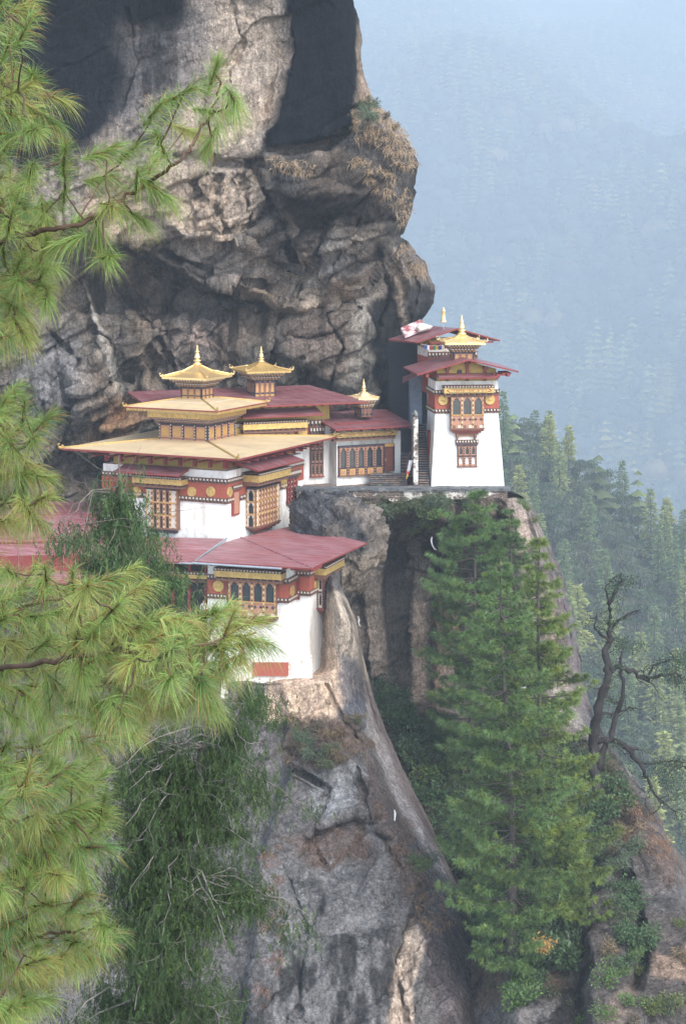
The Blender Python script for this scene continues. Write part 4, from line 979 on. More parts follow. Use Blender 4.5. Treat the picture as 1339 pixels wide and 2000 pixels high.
w = MB()
for k in range(12):
    a = eL + 1 + k * (eR - eL - 2) / 11; w.box((a - .07, -1.8, zE - .28), (a + .07, .6, zE - .14)); w.box((a - .12, .35, zE - .8), (a + .12, .6, zE - .2))
w.build('eave_struts', M_MAROON, e)
lx, ly = B.at(510, 770, 186.5)[:2]; lz = B.zat(774, lx, ly - .9)
lantern(e, lx, ly, lz - .3, 1.95, 1.75, 1.15, .75, 1.45, 4, M_GOLDB2, curl=.28)

# ---------------------------------------------------------------- C: the small chapel
Cc = Bld('chapel', 657, 947, 184.2, radians(25), 'small chapel with five arched windows and a brown door beside the steps')
e = Cc.e; f = Cc.F()
xr = Cc.front(782, 900)[0]; zt = Cc.front(700, 845)[1]
z = lambda py, px=700, y=0: Cc.front(px, py, y)[1]
x = lambda px, y=0: Cc.front(px, 900, y)[0]
w = MB(); w.box((0, 0, -1), (xr, 4.5, z(928))); w.box((x(768), 0, z(928)), (xr, 4.5, z(842, 770))); w.box((0, .5, z(928)), (x(768), 4.5, z(845))); w.box((0, 0, z(928)), (.12, .5, z(850, 657))); w.build('wall', M_WHITE, e)
window(e, f, .12, x(747), z(929), z(869), -.1, .3, cols=5, rows=1, style='dark', panel=.0)
pn = MB()
for k in range(5):
    W_ = x(747) - .12; c0 = .12 + (k + .17) * W_ / 5; c1 = .12 + (k + .83) * W_ / 5
    f.box(pn, c0, c1, .2, .26, z(926), z(914), 0); f.box(pn, c0 + .12, c1 - .12, .26, .29, z(923), z(917), 1)
f.box(pn, .12, x(747), .15, .22, z(929), z(911), 2); pn.build('painted_panels', [M_ORN, M_PINK, M_TIMBD], e)
dm = MB(); f.box(dm, x(749), x(766), -.1, .1, z(924), z(875)); d_ = dm.build('door', mat_plain('weathered_door', (0.16, 0.055, 0.045), .6, nz=.3, scale=5), e)
dm = MB(); f.box(dm, x(747), x(749), -.1, .25, z(924), z(869), 0); f.box(dm, x(766), x(768), -.1, .25, z(924), z(869), 0); f.box(dm, x(747), x(768), -.1, .25, z(875), z(869), 1); dm.build('door_frame', [M_TIMBD, M_ORN], d_)
hm = MB(); f.box(hm, x(751), x(752.2), .1, .16, z(903), z(898)); hm.build('handle', M_GOLDB, d_)
beam(e, f, x(651, -.7), x(774, -.7), z(853, 700, -.7), z(843.5, 700, -.7), 0, .75, script=True)
ra = Cc.front(655, 839, -1.6); rb = Cc.front(810, 831, -1.6); zE = ra[1]
zr = Cc.zat(800, xr, 4.6)
sheet_roof(e, [(ra[0], -1.6, zE), (rb[0], -1.6, zE), (rb[0] + .2, 4.8, zr), (ra[0], 4.8, zr)], .12, seams=7)
w = MB()
for k in range(7):
    a = ra[0] + .5 + k * (rb[0] - ra[0] - 1) / 6; w.box((a - .07, -1.4, zE - .3), (a + .07, .5, zE - .13))
w.box((ra[0] + .8, .1, zt), (rb[0] - 1.2, .5, zE + .3)); w.build('eave_struts', M_MAROON, e)
w = MB(); q = Cc.at(806, 840, 188.3); w.box((xr + .1, 3.2, z(950)), (q[0] + .3, 3.6, zE)); w.build('porch_back', mat_plain('painted_porch_shade', (0.03, 0.035, 0.045), .8), e)  # near-black backing; the doorway's shade is put into its colour
lx, ly = Cc.at(710, 800, 187.0)[:2]; lz = Cc.zat(812, lx, ly - .65)
lantern(e, lx, ly, lz - .1, 1.15, .8, .45, .5, 1.3, 3, M_GROOF, wall_mat=M_TIMBD, curl=.06)

# ---------------------------------------------------------------- D: the tower
D = Bld('tower', 841, 950, 182.0, radians(7), 'tall white tapering tower with bay window at the right end of the terrace')
e = D.e
f0 = D.F(); z = lambda py, px=905, y=0: D.front(px, py, y)[1]
xr = D.front(985, 948)[0]; H = z(745); z3 = z(803); bt = (D.front(851, 804)[0]) / z3; dep = 5.0
w = MB(); frustum(w, 0, xr, 0, dep, -.6, z3, bt); 
i0 = bt * z3; w.build('wall', M_WHITE, e)
w = MB(); frustum(w, i0 - .03, xr - i0 + .03, i0 - .03, dep - i0, z3, z(768), .02); w.build('frieze', M_RED, e)
w = MB(); frustum(w, i0 + .02, xr - i0 - .02, i0 + .02, dep - i0, z(768), H, .03); w.build('upper_wall', M_WHITE, e)
f = Face((0, i0, 0), (1, 0, 0), (0, -1, 0)); fl = Face((i0, 0, 0), (0, 1, 0), (-1, 0, 0)); fr_ = Face((xr - i0, 0, 0), (0, 1, 0), (1, 0, 0))
for ff, a0, a1 in ((f, i0, xr - i0), (fl, i0, dep - i0), (fr_, i0, dep - i0)):
    cornice(e, ff, a0 - .06, a1 + .06, z3 - .02, 0, .3, .28); cornice(e, ff, a0 - .06, a1 + .06, z(767), 0, .34, .28)
for px in (864.5, 955.5): disc(e, f, D.front(px, 782, i0)[0], z(782), .47, .03)
a0 = D.front(880, 800, i0 - .7)[0]; a1 = D.front(944.5, 800, i0 - .7)[0]; zb = z(839, y=i0 - .7)
w = MB(); f.box(w, a0 + .02, a1 - .02, 0, .5, zb + .02, z(774)); w.build('bay_box', M_TIMB, e)
window(e, f, a0, a1, zb, z(772, y=i0 - .7), .42, .3, cols=3, rows=1, panel=.42, label='tall three-arched bay window with a carved parapet')
bracket_box(e, f, a0, a1, zb, 0, .7)
w = MB()
for px in (893, 928):
    w = MB(); c = D.front(px, 850)[0]; f.box(w, c - .1, c + .1, -.1, .55, z(856), z(849)); f.box(w, c - .06, c + .06, -.15, .3, z(861), z(856)); w.build('corbel', M_TIMB, e)
beam(e, f, D.front(867, 760, i0 - 1)[0], D.front(964, 760, i0 - 1)[0], z(768, y=i0 - 1), z(757.5, y=i0 - 1), 0, 1.0, script=True)
awning(e, f, D.front(855, 740, i0 - .9)[0], D.front(974, 740, i0 - 1.4)[0], z(731, y=i0) + .1, .0, 1.5, .28)
fb = Face((0, bt * z(890), 0), (1, 0, 0), (0, -1, 0)); a0 = D.front(893, 890)[0]; a1 = D.front(931, 890)[0]
window(e, fb, a0, a1, z(913), z(868), -.12, .22, cols=3, rows=2, style='dark', panel=0, label='small lattice window below the bay')
cornice(e, fb, a0 - .15, a1 + .15, z(864), .0, .32, .24, 'window_head')
w = MB(); fll = Face((bt * z(890), 0, 0), (0, 1, 0), (-1, 0, 0)); fll.box(w, 2.0, 2.6, -.1, .08, z(945), z(845)); w.build('side_shutter', M_MAROON, e)
# gable roof
zE = z(731, 815, -.6); yF = i0 - 1.5
pl = D.front(815, 731, yF); pm = D.front(914.5, 702, yF); pr = D.front(1012, 725, yF); yB = yF + 8.4
zm = pm[1]; 
sheet_roof(e, [(pl[0], yB, pl[1]), (pl[0], yF, pl[1]), (pm[0], yF, zm), (pm[0], yB, zm)], .14, seams=0)
sheet_roof(e, [(pr[0], yF, pr[1]), (pr[0], yB, pr[1]), (pm[0], yB, zm), (pm[0], yF, zm)], .14, seams=0)
w = MB(); w.add([(i0 + .2, i0 + .1, H), (xr - i0 - .2, i0 + .1, H), (xr - i0 - .2, i0 + .1, pr[1] + .1), (pm[0], i0 + .1, zm - .2), (i0 + .2, i0 + .1, pl[1] + .35),
               (i0 + .2, i0 + .5, H), (xr - i0 - .2, i0 + .5, H), (xr - i0 - .2, i0 + .5, pr[1] + .1), (pm[0], i0 + .5, zm - .2), (i0 + .2, i0 + .5, pl[1] + .35)],
              [(0, 1, 2, 3, 4), (9, 8, 7, 6, 5), (0, 5, 6, 1), (1, 6, 7, 2), (4, 9, 5, 0)]); w.build('gable_panel', M_YEL, e)
w = MB()
for px in (873, 912, 946):
    c = D.front(px, 720, i0)[0]; zt_ = zm - abs(c - pm[0]) * .30 - .35
    w = MB(); w.box((c - .13, i0 - .1, H), (c + .13, i0 + .1, zt_)); w.box((c - .2, i0 - .5, zt_ - .12), (c + .2, i0 + .1, zt_ + .1)); w.build('eave_strut', M_MAROON, e)
for sx in (pl[0] + .9, pr[0] - .9): w = MB(); w.box((sx - .12, yF + .1, pl[1] - .3), (sx + .12, yF + .8, pl[1] - .0)); w.build('eave_strut', M_MAROON, e)
w = MB(); w.box((pr[0] - 2.2, yF + .8, pr[1] - .45), (pr[0] - .6, yF + 1.1, pr[1] - .2))
for k in range(3): w.box((pr[0] - 2.4 + k * .5, yF + .3, pr[1] - .55 + k * .14), (pr[0] - 1.6 + k * .5, yF + 2.4, pr[1] - .42 + k * .14))
w.build('bracket_stack', M_MAROON, e)
w = MB(); c = D.front(897, 720, i0)[0]; w.box((c - .22, i0 + .04, H + .15), (c + .22, i0 + .12, H + 1.0)); w.build('attic_hole_shade', M_TIMBD, e)  # solid dark board; its colour paints the shade of an attic hole
lx = D.front(902, 690, i0 + 2.2)[0]; lz = D.zat(703, lx, i0 + 1.6)
lantern(e, lx, i0 + 2.4, lz - .35, 1.75, 1.05, .95, .72, 1.75, 3, M_GOLD, curl=.3)

# the upper building behind the tower
U = Bld('upper_shrine', 836, 705, 189.0, radians(12), 'small red and white shrine under a low red gable roof behind the tower')
e = U.e
g = lambda px, py, y=0: U.front(px, py, y)
xr = g(931, 690)[0]
w = MB(); w.box((0, 0, -3), (xr, 4.5, g(880, 697)[1])); w.build('wall', M_RED, e)
w = MB(); w.box((.02, .02, g(880, 697)[1]), (xr - .02, 4.4, g(880, 680)[1])); w.build('white_band', M_WHITE2, e)
cornice(e, U.F(), -.05, xr + .05, g(880, 693)[1], 0, .45, .3)
w = MB(); w.box((.2, .5, g(880, 680)[1]), (xr - .2, 4, g(880, 664)[1])); w.build('attic', M_YEL, e)
zE = g(815, 668, -1)[1]
PL = np.array((g(814, 668, -1.2)[0], -1.2, g(814, 668, -1.2)[1])); PM = np.array((g(893, 641, -1.2)[0], -1.2, g(893, 641, -1.2)[1])); PR = np.array((g(976, 664, -1.2)[0], -1.2, g(976, 664, -1.2)[1]))
back = np.array((-1.6, 4.6, 0))
sheet_roof(e, [PL + back, PL, PM, PM + back], .13); sheet_roof(e, [PR, PR + back, PM + back, PM], .13)
w = MB()
for px in (842, 860, 925): c = g(px, 675)[0]; w.hexa([(c - .28, 0, g(880, 682)[1]), (c + .28, 0, g(880, 682)[1]), (c + .28, .3, g(880, 682)[1]), (c - .28, .3, g(880, 682)[1]), (c - .1, 0, g(880, 668)[1]), (c + .1, 0, g(880, 668)[1]), (c + .1, .3, g(880, 668)[1]), (c - .1, .3, g(880, 668)[1])])
w.box((-.1, -1.0, g(880, 667)[1] - .1), (xr + 1.3, -.8, g(880, 667)[1] + .05)); w.build('eave_struts', M_MAROON, e)
w = MB(); w.box((g(780, 700)[0], 4.2, -9), (g(856, 700)[0], 4.6, g(820, 672)[1])); w.build('void_backing', mat_plain('painted_void_shade', (0.02, 0.02, 0.025), .9), e)  # near-black sheet added; its colour stands for the shaded gap beside the shrine
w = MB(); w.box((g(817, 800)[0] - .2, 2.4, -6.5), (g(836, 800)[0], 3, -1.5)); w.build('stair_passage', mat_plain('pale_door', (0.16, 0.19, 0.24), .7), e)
sheet_roof(e, [U.at(786, 746, 188.4), U.at(815, 731, 188.0), U.at(815, 724, 190), U.at(786, 736, 190.5)], .1)
# banner finial on its pole
q = P(865.5, 641, 189.5); bn = tag(empty('victory_banner', q), 'golden bell-topped cylinder finial on a thin pole above the highest red roof', 'finial')
m = MB(); m.tube([(0, 0, -.3), (0, 0, .65)], .035, 6); m.build('pole', M_GREY, bn)
m = MB(); m.lathe([(.30, .55), (.31, .6), (.22, .75), (.18, .95), (.18, 1.55), (.20, 1.6), (.18, 1.68), (.10, 1.74), (.08, 1.82), (.10, 1.87), (.02, 1.95)], (0, 0, 0), 18); m.build('cylinder', M_GOLD, bn, smooth=True)
# red flaking sheet thrown over the rock
q = [P(782, 640, 190.5), P(820, 624, 191.5), P(832, 638, 190.5), P(791, 655, 189.5)]
M_FLAKE = mat_plain('flaking_red_paint', (0.27, 0.07, 0.075), .8, nz=.2, scale=3, col2=(0.68, 0.62, 0.62), thr=.5)
m = MB(); m.hexa([v - np.array((0, 0, .25)) for v in q] + [v for v in q]); tag(m.build('painted_slab', M_FLAKE), 'slab with flaking red and white paint leaning on the highest roof', 'slab')
tag(inflate('painted_rock', [(820, 630), (836, 633), (846, 637), (842, 643), (826, 648), (815, 650), (810, 640)], 190, .5, 4, (.72, .68, .66), M_WHITE2, n=16, amp=.1), 'white-splashed rock beside the flaking red slab', 'rock')

# ---------------------------------------------------------------- terrace wall, steps, walls between chapel and tower
T = tag(empty('terrace_wall', P(590, 975, 180.0)), 'long rough stone retaining wall with slate coping under the chapel and tower', 'wall')
TB = Bld.__new__(Bld); TB.o = P(590, 975, 180.0); TB.rz = 0; TB.ax = np.array((1., 0, 0)); TB.ay = np.array((0, 1., 0)); TB.e = T
xr = TB.front(990, 975)[0]; zc = TB.front(700, 958)[1]
w = MB(); w.box((-.5, 0, -.9), (xr, 1.0, zc)); w.build('stonework', M_STONE, T)
w = MB(); w.box((-.5, 1.0, -.9), (xr, 9.5, zc - .15)); w.build('paving', M_STEP, T)
rs = random.Random(3); w = MB()
for ly in range(3):
    x0 = -.6
    while x0 < xr + .1:
        l = rs.uniform(.35, .9); dz = ly * .09 + rs.uniform(-.015, .015); o = rs.uniform(.05, .28) - ly * .05; tl = rs.uniform(-.04, .04)
        x1 = min(x0 + l, xr + .25); w.hexa([(x0, -o, zc + dz - .03 + .001 * ly), (x1, -o, zc + dz + tl - .03), (x1, .9, zc + dz + tl + .03), (x0, .9, zc + dz + .03), (x0, -o, zc + dz + .04), (x1, -o, zc + dz + tl + .04), (x1, .9, zc + dz + tl + .1), (x0, .9, zc + dz + .1)]); x0 = x1 + .02
w.build('slate_coping', M_SLATE, T)
def stairs(name, label, px0, px1, pyb, pyt, Yb, Yt, n, group=None, mat=M_STEP, seed=1):
    a = P(px0, pyb, Yb); b = P(px1, pyb, Yb); t = P(px0, pyt, Yt); rs = random.Random(seed); m = MB()
    for k in range(n):
        u0 = k / n; u1 = (k + 1) / n; y0 = a[1] + (t[1] - a[1]) * u0; z1 = a[2] + (t[2] - a[2]) * u1; z0 = a[2] + (t[2] - a[2]) * u0
        x = a[0]
        while x < b[0] - .05:
            l = min(rs.uniform(.4, 1.1), b[0] - x); j = rs.uniform(0, .05); m.box((x, y0 + .10, z0 - .4), (x + l - .02, t[1] + .5, z1 - .07), 1); m.box((x + .01, y0 - .04 - j, z1 - .07), (x + l - .03, t[1] + .45, z1 - rs.uniform(0, .03)), rs.choice((0, 0, 2))); x += l
    return tag(m.build(name, [mat, M_TIMBD, M_SLATE]), label, 'stairs', group)  # dark risers paint the shade under the tread nosings
stairs('stone_stairs', 'long steep flight of rough stone steps climbing between narrow wall and white tower', 817, 839, 951, 828, 182.0, 187.5, 26, seed=1)
stairs('stone_stairs', 'short dark stair rising into the porch behind the chapel corner', 783, 805, 935, 885, 185.0, 187.0, 8, seed=2)
stairs('stone_stairs', 'broad worn steps leading to the brown chapel door', 722, 795, 952, 925, 182.6, 184.6, 7, seed=3)
w = MB(); a = P(807, 950, 181.8); b = P(816, 816, 181.8); w.box((a[0], a[1], a[2] - .2), (b[0], a[1] + 4.5, b[2])); nw = w.build('parapet_wall', M_STONE)
tag(nw, 'narrow tall rough stone wall between the two stairways', 'wall')
c = P(812, 812, 182.2); ob = inflate('round_stone', [(807, 801), (811, 800), (816, 806), (817, 815), (808, 816)], 182.6, .25, 9, (.4, .42, .42), M_SLATE, n=12, amp=.05); tag(ob, 'pale upright stone on top of the narrow stair wall', 'stone')
# prayer flag on a staff beside the steps
q = P(793, 945, 182.3); pf = tag(empty('prayer_flag', q), 'white prayer flag with red and yellow tip on a short pole by the steps', 'flag')
m = MB(); m.tube([(0, 0, -.2), (.05, 0, 2.1), (.38, 0, 2.9)], .025, 6); m.build('pole', M_TIMB, pf)
V = []; Cf = []
for i in range(12):
    for j in range(5):
        zz = 2.1 - i * .15; V.append((.34 - .30 * (1 - i / 11) * 0 - (i / 11) * .3 + (j / 4) * (.12 + .28 * (1 - i / 11)) - .1, .05 * math.sin(j * 1.5 + i * .6), zz)); Cf.append((.75, .75, .78) if i < 7 else ((.7, .08, .06) if i < 9 else (.75, .55, .1)))
Fc = [(i * 5 + j, i * 5 + j + 1, (i + 1) * 5 + j + 1, (i + 1) * 5 + j) for i in range(11) for j in range(4)]
mesh_obj('cloth', V, Fc, M_FOL, pf, colors=np.array(Cf))

# ---------------------------------------------------------------- E: the lower building
E = Bld('lower_building', 561, 1300, 160.0, radians(-18), 'white stepped lower building under worn red sheet roofs on the rock spur')
e = E.e; f = E.F(); r1 = E.R()
z = lambda py, px=561, y=0: E.front(px, py, y)[1]
x = lambda px, y=0: E.front(px, 1150, y)[0]
y1 = E.side(578, 1150)[0]; xa = x(405); x2 = E.front(604, 1150, y1)[0]; y2 = E.side(658, 1120, x2)[0]
zt = z(1112)
w = MB(); frustum(w, xa, 0, 0, 9, -.6, zt, .012, bs=(0, 1, 1, 0)); w.build('wall', M_WHITE, e)
w = MB(); frustum(w, -.5, x2, y1, y2, -1.2, z(1103), .012, bs=(0, 1, 1, 0)); w.build('buttress_wall', M_WHITE, e)
zf0, zf1 = z(1170), z(1139)
w = MB(); w.box((xa - .02, -.02, zf0), (.03, y1, zf1)); w.box((0, y1 - .03, zf0 + .25), (x2 + .02, y2, zf1 + .3)); w.build('frieze', M_RED, e)
for (q0, q1, dd) in ((xa, x(443), 0), (x(541), .06, 0)): cornice(e, f, q0, q1, z(1173), 0, .3, .25); cornice(e, f, q0, q1, z(1136), 0, .34, .25)
cornice(e, r1, -.05, y1, z(1173), .02, .3, .25); cornice(e, r1, -.05, y1, z(1136), .02, .34, .25)
f2 = E.F(y1); r2 = E.R(x2)
cornice(e, f2, .1, x2 + .05, z(1173) + .25, 0, .3, .25); cornice(e, f2, .1, x2 + .05, z(1136) + .3, 0, .34, .25)
cornice(e, r2, y1 - .05, E.side(627, 1150, x2)[0], z(1173) + .25, 0, .3, .25); cornice(e, r2, y1 - .05, E.side(627, 1150, x2)[0], z(1136) + .3, 0, .34, .25)
disc(e, f, x(427), z(1153), .46, .02); a, zz = E.side(569, 1154); disc(e, r1, a, zz, .46, .03); a, zz = E.side(616, 1143, x2); disc(e, r2, a, zz, .46, .03)
w = MB(); f2.box(w, .0, .32, 0, .06, z(1180), z(1120)); w.build('shutter', M_MAROON, e)
w = MB(); f.box(w, x(446), x(539), 0, .4, z(1200), z(1137)); w.build('bay_box', M_TIMB, e)
window(e, f, x(446, -.6), x(539, -.6), z(1206, 500, -.6), z(1133, 500, -.6), .35, .28, cols=4, rows=1, panel=.4, label='four-arched bay window with carved parapet')
bracket_box(e, f, x(446, -.6), x(539, -.6), z(1206, 500, -.6), 0, .6)
beam(e, f, x(418, -1.1), x(549, -1.1), z(1130, 490, -1.1), z(1118, 490, -1.1), 0, 1.1)
# side bay on the right
y0 = E.side(632, 1150, x2 + .5)[0]; y9 = E.side(654, 1150, x2 + .5)[0]; zb = E.side(632, 1190, x2 + .5)[1]; zc_ = E.side(632, 1122, x2 + .5)[1]
w = MB(); w.box((x2 - .2, y0, zb), (x2 + .4, y9, zc_)); w.build('bay_box', M_TIMB, e)
window(e, r2, y0, y9, zb, zc_, .25, .25, cols=3, rows=2, style='dark', panel=0, mats=[M_MAROON, M_DENT, M_TIMBD, M_DENT, M_PINK])
window(e, Face((x2, y0, 0), (1, 0, 0), (0, -1, 0)), .0, .48, zb, zc_, 0, .1, cols=1, rows=2, style='dark', panel=0, mats=[M_MAROON, M_DENT, M_TIMBD, M_DENT, M_DENT])
bracket_box(e, r2, y0, y9, zb, 0, .5)
beam(e, r2, E.side(645, 1100, x2 + 1)[0] - 1.2, E.side(672, 1100, x2 + 1)[0], zc_ + .12, zc_ + .65, 0, 1.0)
w = MB(); yp = E.side(637, 1220, x2)[0]; w.box((x2 - .05, yp, z(1265)), (x2 + .07, yp + .5, zb - .5)); w.build('drain_post', M_MAROON, e)
# dark veranda to the left
w = MB(); w.box((xa - 7, 3.0, -.6), (xa, 3.5, zt)); w.build('veranda_back', mat_plain('painted_veranda_shade', (0.05, 0.045, 0.045), .9), e)  # very dark colour paints the shade under the veranda roof
w = MB(); 
for k in range(5): c = xa - .5 - k * 1.4; w.box((c - .1, .8, -.6), (c + .1, 1.0, zt))
w.build('veranda_posts', M_MAROON, e)
beam(e, Face((0, 1.0, 0), (1, 0, 0), (0, -1, 0)), xa - 6.5, xa - .1, z(1134, 405), z(1126, 405), 0, .5, name='veranda_beam')
# roofs
zE = z(1104, 606, -1.9)
q1 = E.front(382, 1100, -2.0); q2 = E.front(608, 1106, -2.0); Za = (q1[1] + q2[1]) / 2
c1 = np.array((q1[0], -2.0, Za)); c2_ = np.array((q2[0], -2.0, Za)); c3 = E.atz(716, 1060, Za)
c4 = E.at(575, 1026, 176.5); c5 = E.at(470, 1050, 170.5); c6 = E.at(438, 1060, 168.5)
sheet_roof(e, [c1, c2_, c5, c6], .12, M_RROOF2, seams=0); sheet_roof(e, [c2_, c3, c4, c5], .12, M_RROOF2, seams=0)
w = MB(); w.tube([c2_ + (0, 0, .03), c5 + (0, 0, .03)], .05, 5); w.build('hip_ridge', M_RROOF2, e)
w = MB(); w.tube([c1 + (-.2, -.12, -.12), c1 * .25 + c2_ * .75 + (0, -.12, -.16)], .09, 8); w.build('gutter', M_GREY, e)
d1 = E.at(250, 1096, 162.5); d2 = E.at(378, 1097, 162.0); d3 = E.at(441, 1052, 169.3); d4 = E.at(250, 1047, 172)
sheet_roof(e, [d1, d2, d3, d4], .12, M_RROOF2, seams=0)
w = MB(); w.tube([d2 + (-.0, -.1, -.14), d2 + (-4.2, -.4, -.14)], .08, 8); w.tube([d2 + (.1, .1, .05), d3 + (.1, 0, .05)], .07, 6); w.build('gutter', M_GREY, e)
for q in (((-140, 1152, 160.0), (300, 1130, 160.5), (300, 1056, 170), (-140, 1062, 170)), ((-140, 1062, 169.5), (250, 1052, 169.8), (235, 1002, 177.5), (-140, 1004, 177.5)), ((-140, 1006, 177), (215, 1004, 177), (205, 980, 181), (-140, 978, 181))):
    sheet_roof(e, [E.at(*c) for c in q], .14, M_RROOF2, seams=9)
w = MB()
for k in range(9): c = c1 * (1 - k / 8) + c2_ * (k / 8); w.box((c[0] - .07, -1.8, Za - .32), (c[0] + .07, .4, Za - .13))
for k in range(6):
    c = c2_ * (1 - k / 5) + c3 * (k / 5); w.box((c[0] - 1.8, c[1] + .2, Za - .3), (c[0] - .2, c[1] + .35, Za - .13))
w.build('rafters', M_MAROON, e)
w = MB(); w.box((xa, .5, zt), (-.3, 8, Za - .1)); w.box((-.5, y1 + .4, z(1103)), (x2 - .4, y2 - .3, Za - .1)); w.build('attic', M_YEL, e)
# worn stone footing
FT = tag(empty('stone_footing', P(506, 1335, 159.9)), 'worn whitewashed stone footing below the lower building', 'wall')
TB.o = P(506, 1335, 159.9); w = MB(); g = TB.front
frustum(w, -3, g(612, 1300)[0], 0, 4, -1.2, g(560, 1292)[1], .05); w.build('stonework', M_WHITE2, FT)
w = MB(); w.box((-.5, -.12, g(530, 1320)[1]), (g(563, 1300)[0], .1, g(530, 1294)[1])); w.build('red_panel', M_RED, FT)
tag(inflate('flat_stone', [(638, 1248), (652, 1240), (664, 1238), (668, 1243), (655, 1250), (640, 1252)], 164.0, .6, 5, (.2, .2, .2), M_SLATE, n=12, amp=.05), 'flat grey slab jutting below the side bay of the lower building', 'stone')
# ---------------------------------------------------------------- vegetation generators
class Leaf:
    """collects small blades as triangles, with colours"""
    def __init__(s): s.V = []; s.T = []; s.C = []; s.n = 0
    def blades(s, base, dirs, length, width, col, droop=0.0, seg=1, tipcol=None, rng=None, curve=None):
        """base (n,3) dirs (n,3) unit, length/width (n,), col (n,3)"""
        n = len(base); length = np.broadcast_to(length, n); width = np.broadcast_to(width, n); col = np.broadcast_to(col, (n, 3))
        r = rng.normal(size=(n, 3)); side = np.cross(dirs, r); side /= np.linalg.norm(side, axis=1, keepdims=True) + 1e-9
        pts = []
        for k in range(seg + 1):
            t = k / seg; c = base + dirs * (length * t)[:, None] + np.array((0, 0, -1.0)) * (length * droop * t * t)[:, None]
            w = width * (1 - 0.35 * t) * (0 if (k == seg) else 1) * .5
            if k == seg: pts.append(c)
            else: pts += [c - side * w[:, None], c + side * w[:, None]]
        m = len(pts); P_ = np.stack(pts, 1).reshape(-1, 3)
        tri = []
        for k in range(seg - 1):
            a = 2 * k; tri += [(a, a + 1, a + 3), (a, a + 3, a + 2)]
        tri.append((2 * seg - 2, 2 * seg - 1, 2 * seg))
        T = (np.array(tri)[None] + (np.arange(n) * m)[:, None, None]).reshape(-1, 3) + s.n
        cc = np.repeat(col[:, None, :], m, 1).copy()
        if tipcol is not None: cc[:, -1] = tipcol
        s.V.append(P_); s.T.append(T); s.C.append(cc.reshape(-1, 3)); s.n += n * m
    def leaves(s, base, dirs, length, width, col, rng):
        """diamond leaves: 2 triangles"""
        n = len(base); length = np.broadcast_to(length, n)[:, None]; width = np.broadcast_to(width, n)[:, None]; col = np.broadcast_to(col, (n, 3))
        r = rng.normal(size=(n, 3)); side = np.cross(dirs, r); side /= np.linalg.norm(side, axis=1, keepdims=True) + 1e-9
        mid = base + dirs * length * .45
        P_ = np.stack([base, mid - side * width * .5, base + dirs * length, mid + side * width * .5], 1).reshape(-1, 3)
        T = (np.array([(0, 1, 2), (0, 2, 3)])[None] + (np.arange(n) * 4)[:, None, None]).reshape(-1, 3) + s.n
        s.V.append(P_); s.T.append(T); s.C.append(np.repeat(col[:, None, :], 4, 1).reshape(-1, 3)); s.n += n * 4
    def build(s, name, mat, parent=None):
        return mesh_obj(name, np.concatenate(s.V), np.concatenate(s.T), mat, parent, colors=np.clip(np.concatenate(s.C), 0, 1))
def unit(v): return v / (np.linalg.norm(v, axis=-1, keepdims=True) + 1e-9)
def bark_tubes(name, tubes, parent, col, n=7, mat=None):
    mb = MB()
    for pts, rad in tubes: mb.tube(pts, rad, n)
    V = np.array(mb.v); c = np.ones((len(V), 3)) * np.array(col) * (1 + .25 * fbm(V * 2.0, 2, 5))[:, None]
    return mesh_obj(name, V, mb.f, mat or M_BARK, parent, colors=np.clip(c, 0, 1), smooth=True)
def curve_pts(a, b, sag, n, rng, wob=.04):
    t = np.linspace(0, 1, n)[:, None]; L = np.linalg.norm(b - a)
    p = a * (1 - t) + b * t + np.array((0, 0, -1.0)) * (sag * L * 4 * t * (1 - t))
    p[1:-1] += rng.normal(size=(n - 2, 3)) * wob * L / n ** .5
    return p

# ---- middle-distance slope trees (many copies share these meshes)
def slope_conifer(seed, h=27, col=(0.24, 0.28, 0.10)):
    rng = np.random.default_rng(seed); t = empty('conifer', (0, 0, 0)); lf = Leaf()
    nw = 26
    for k in range(nw):
        u = k / nw; z = h * (.14 + .86 * u); R = (1 - u) ** .75 * 4.3 * rng.uniform(.75, 1.15) + .25
        nb = 7 if u < .8 else 4
        for j in range(nb):
            a = rng.uniform(0, 2 * pi); L = R * rng.uniform(.65, 1.15); ns = 6; s_ = np.linspace(.18, 1, ns)
            b = np.stack([np.cos(a) * L * s_, np.sin(a) * L * s_, z - .22 * L * s_ ** 1.6 + .0 * s_], -1)
            for _ in range(2):
                d = unit(np.stack([np.cos(a) + rng.normal(size=ns) * .55, np.sin(a) + rng.normal(size=ns) * .55, -.15 + .25 * rng.normal(size=ns)], -1))
                lf.leaves(b + rng.normal(size=(ns, 3)) * .12, d, rng.uniform(.9, 1.5, ns), rng.uniform(.35, .6, ns), np.array(col) * rng.uniform(.7, 1.35, (ns, 1)), rng)
    lf.build('crown', M_FOL, t); bark_tubes('trunk', [([(0, 0, -2), (0, 0, h * .5), (.1, 0, h)], [.35, .22, .03])], t, (.10, .08, .065), 6)
    return t
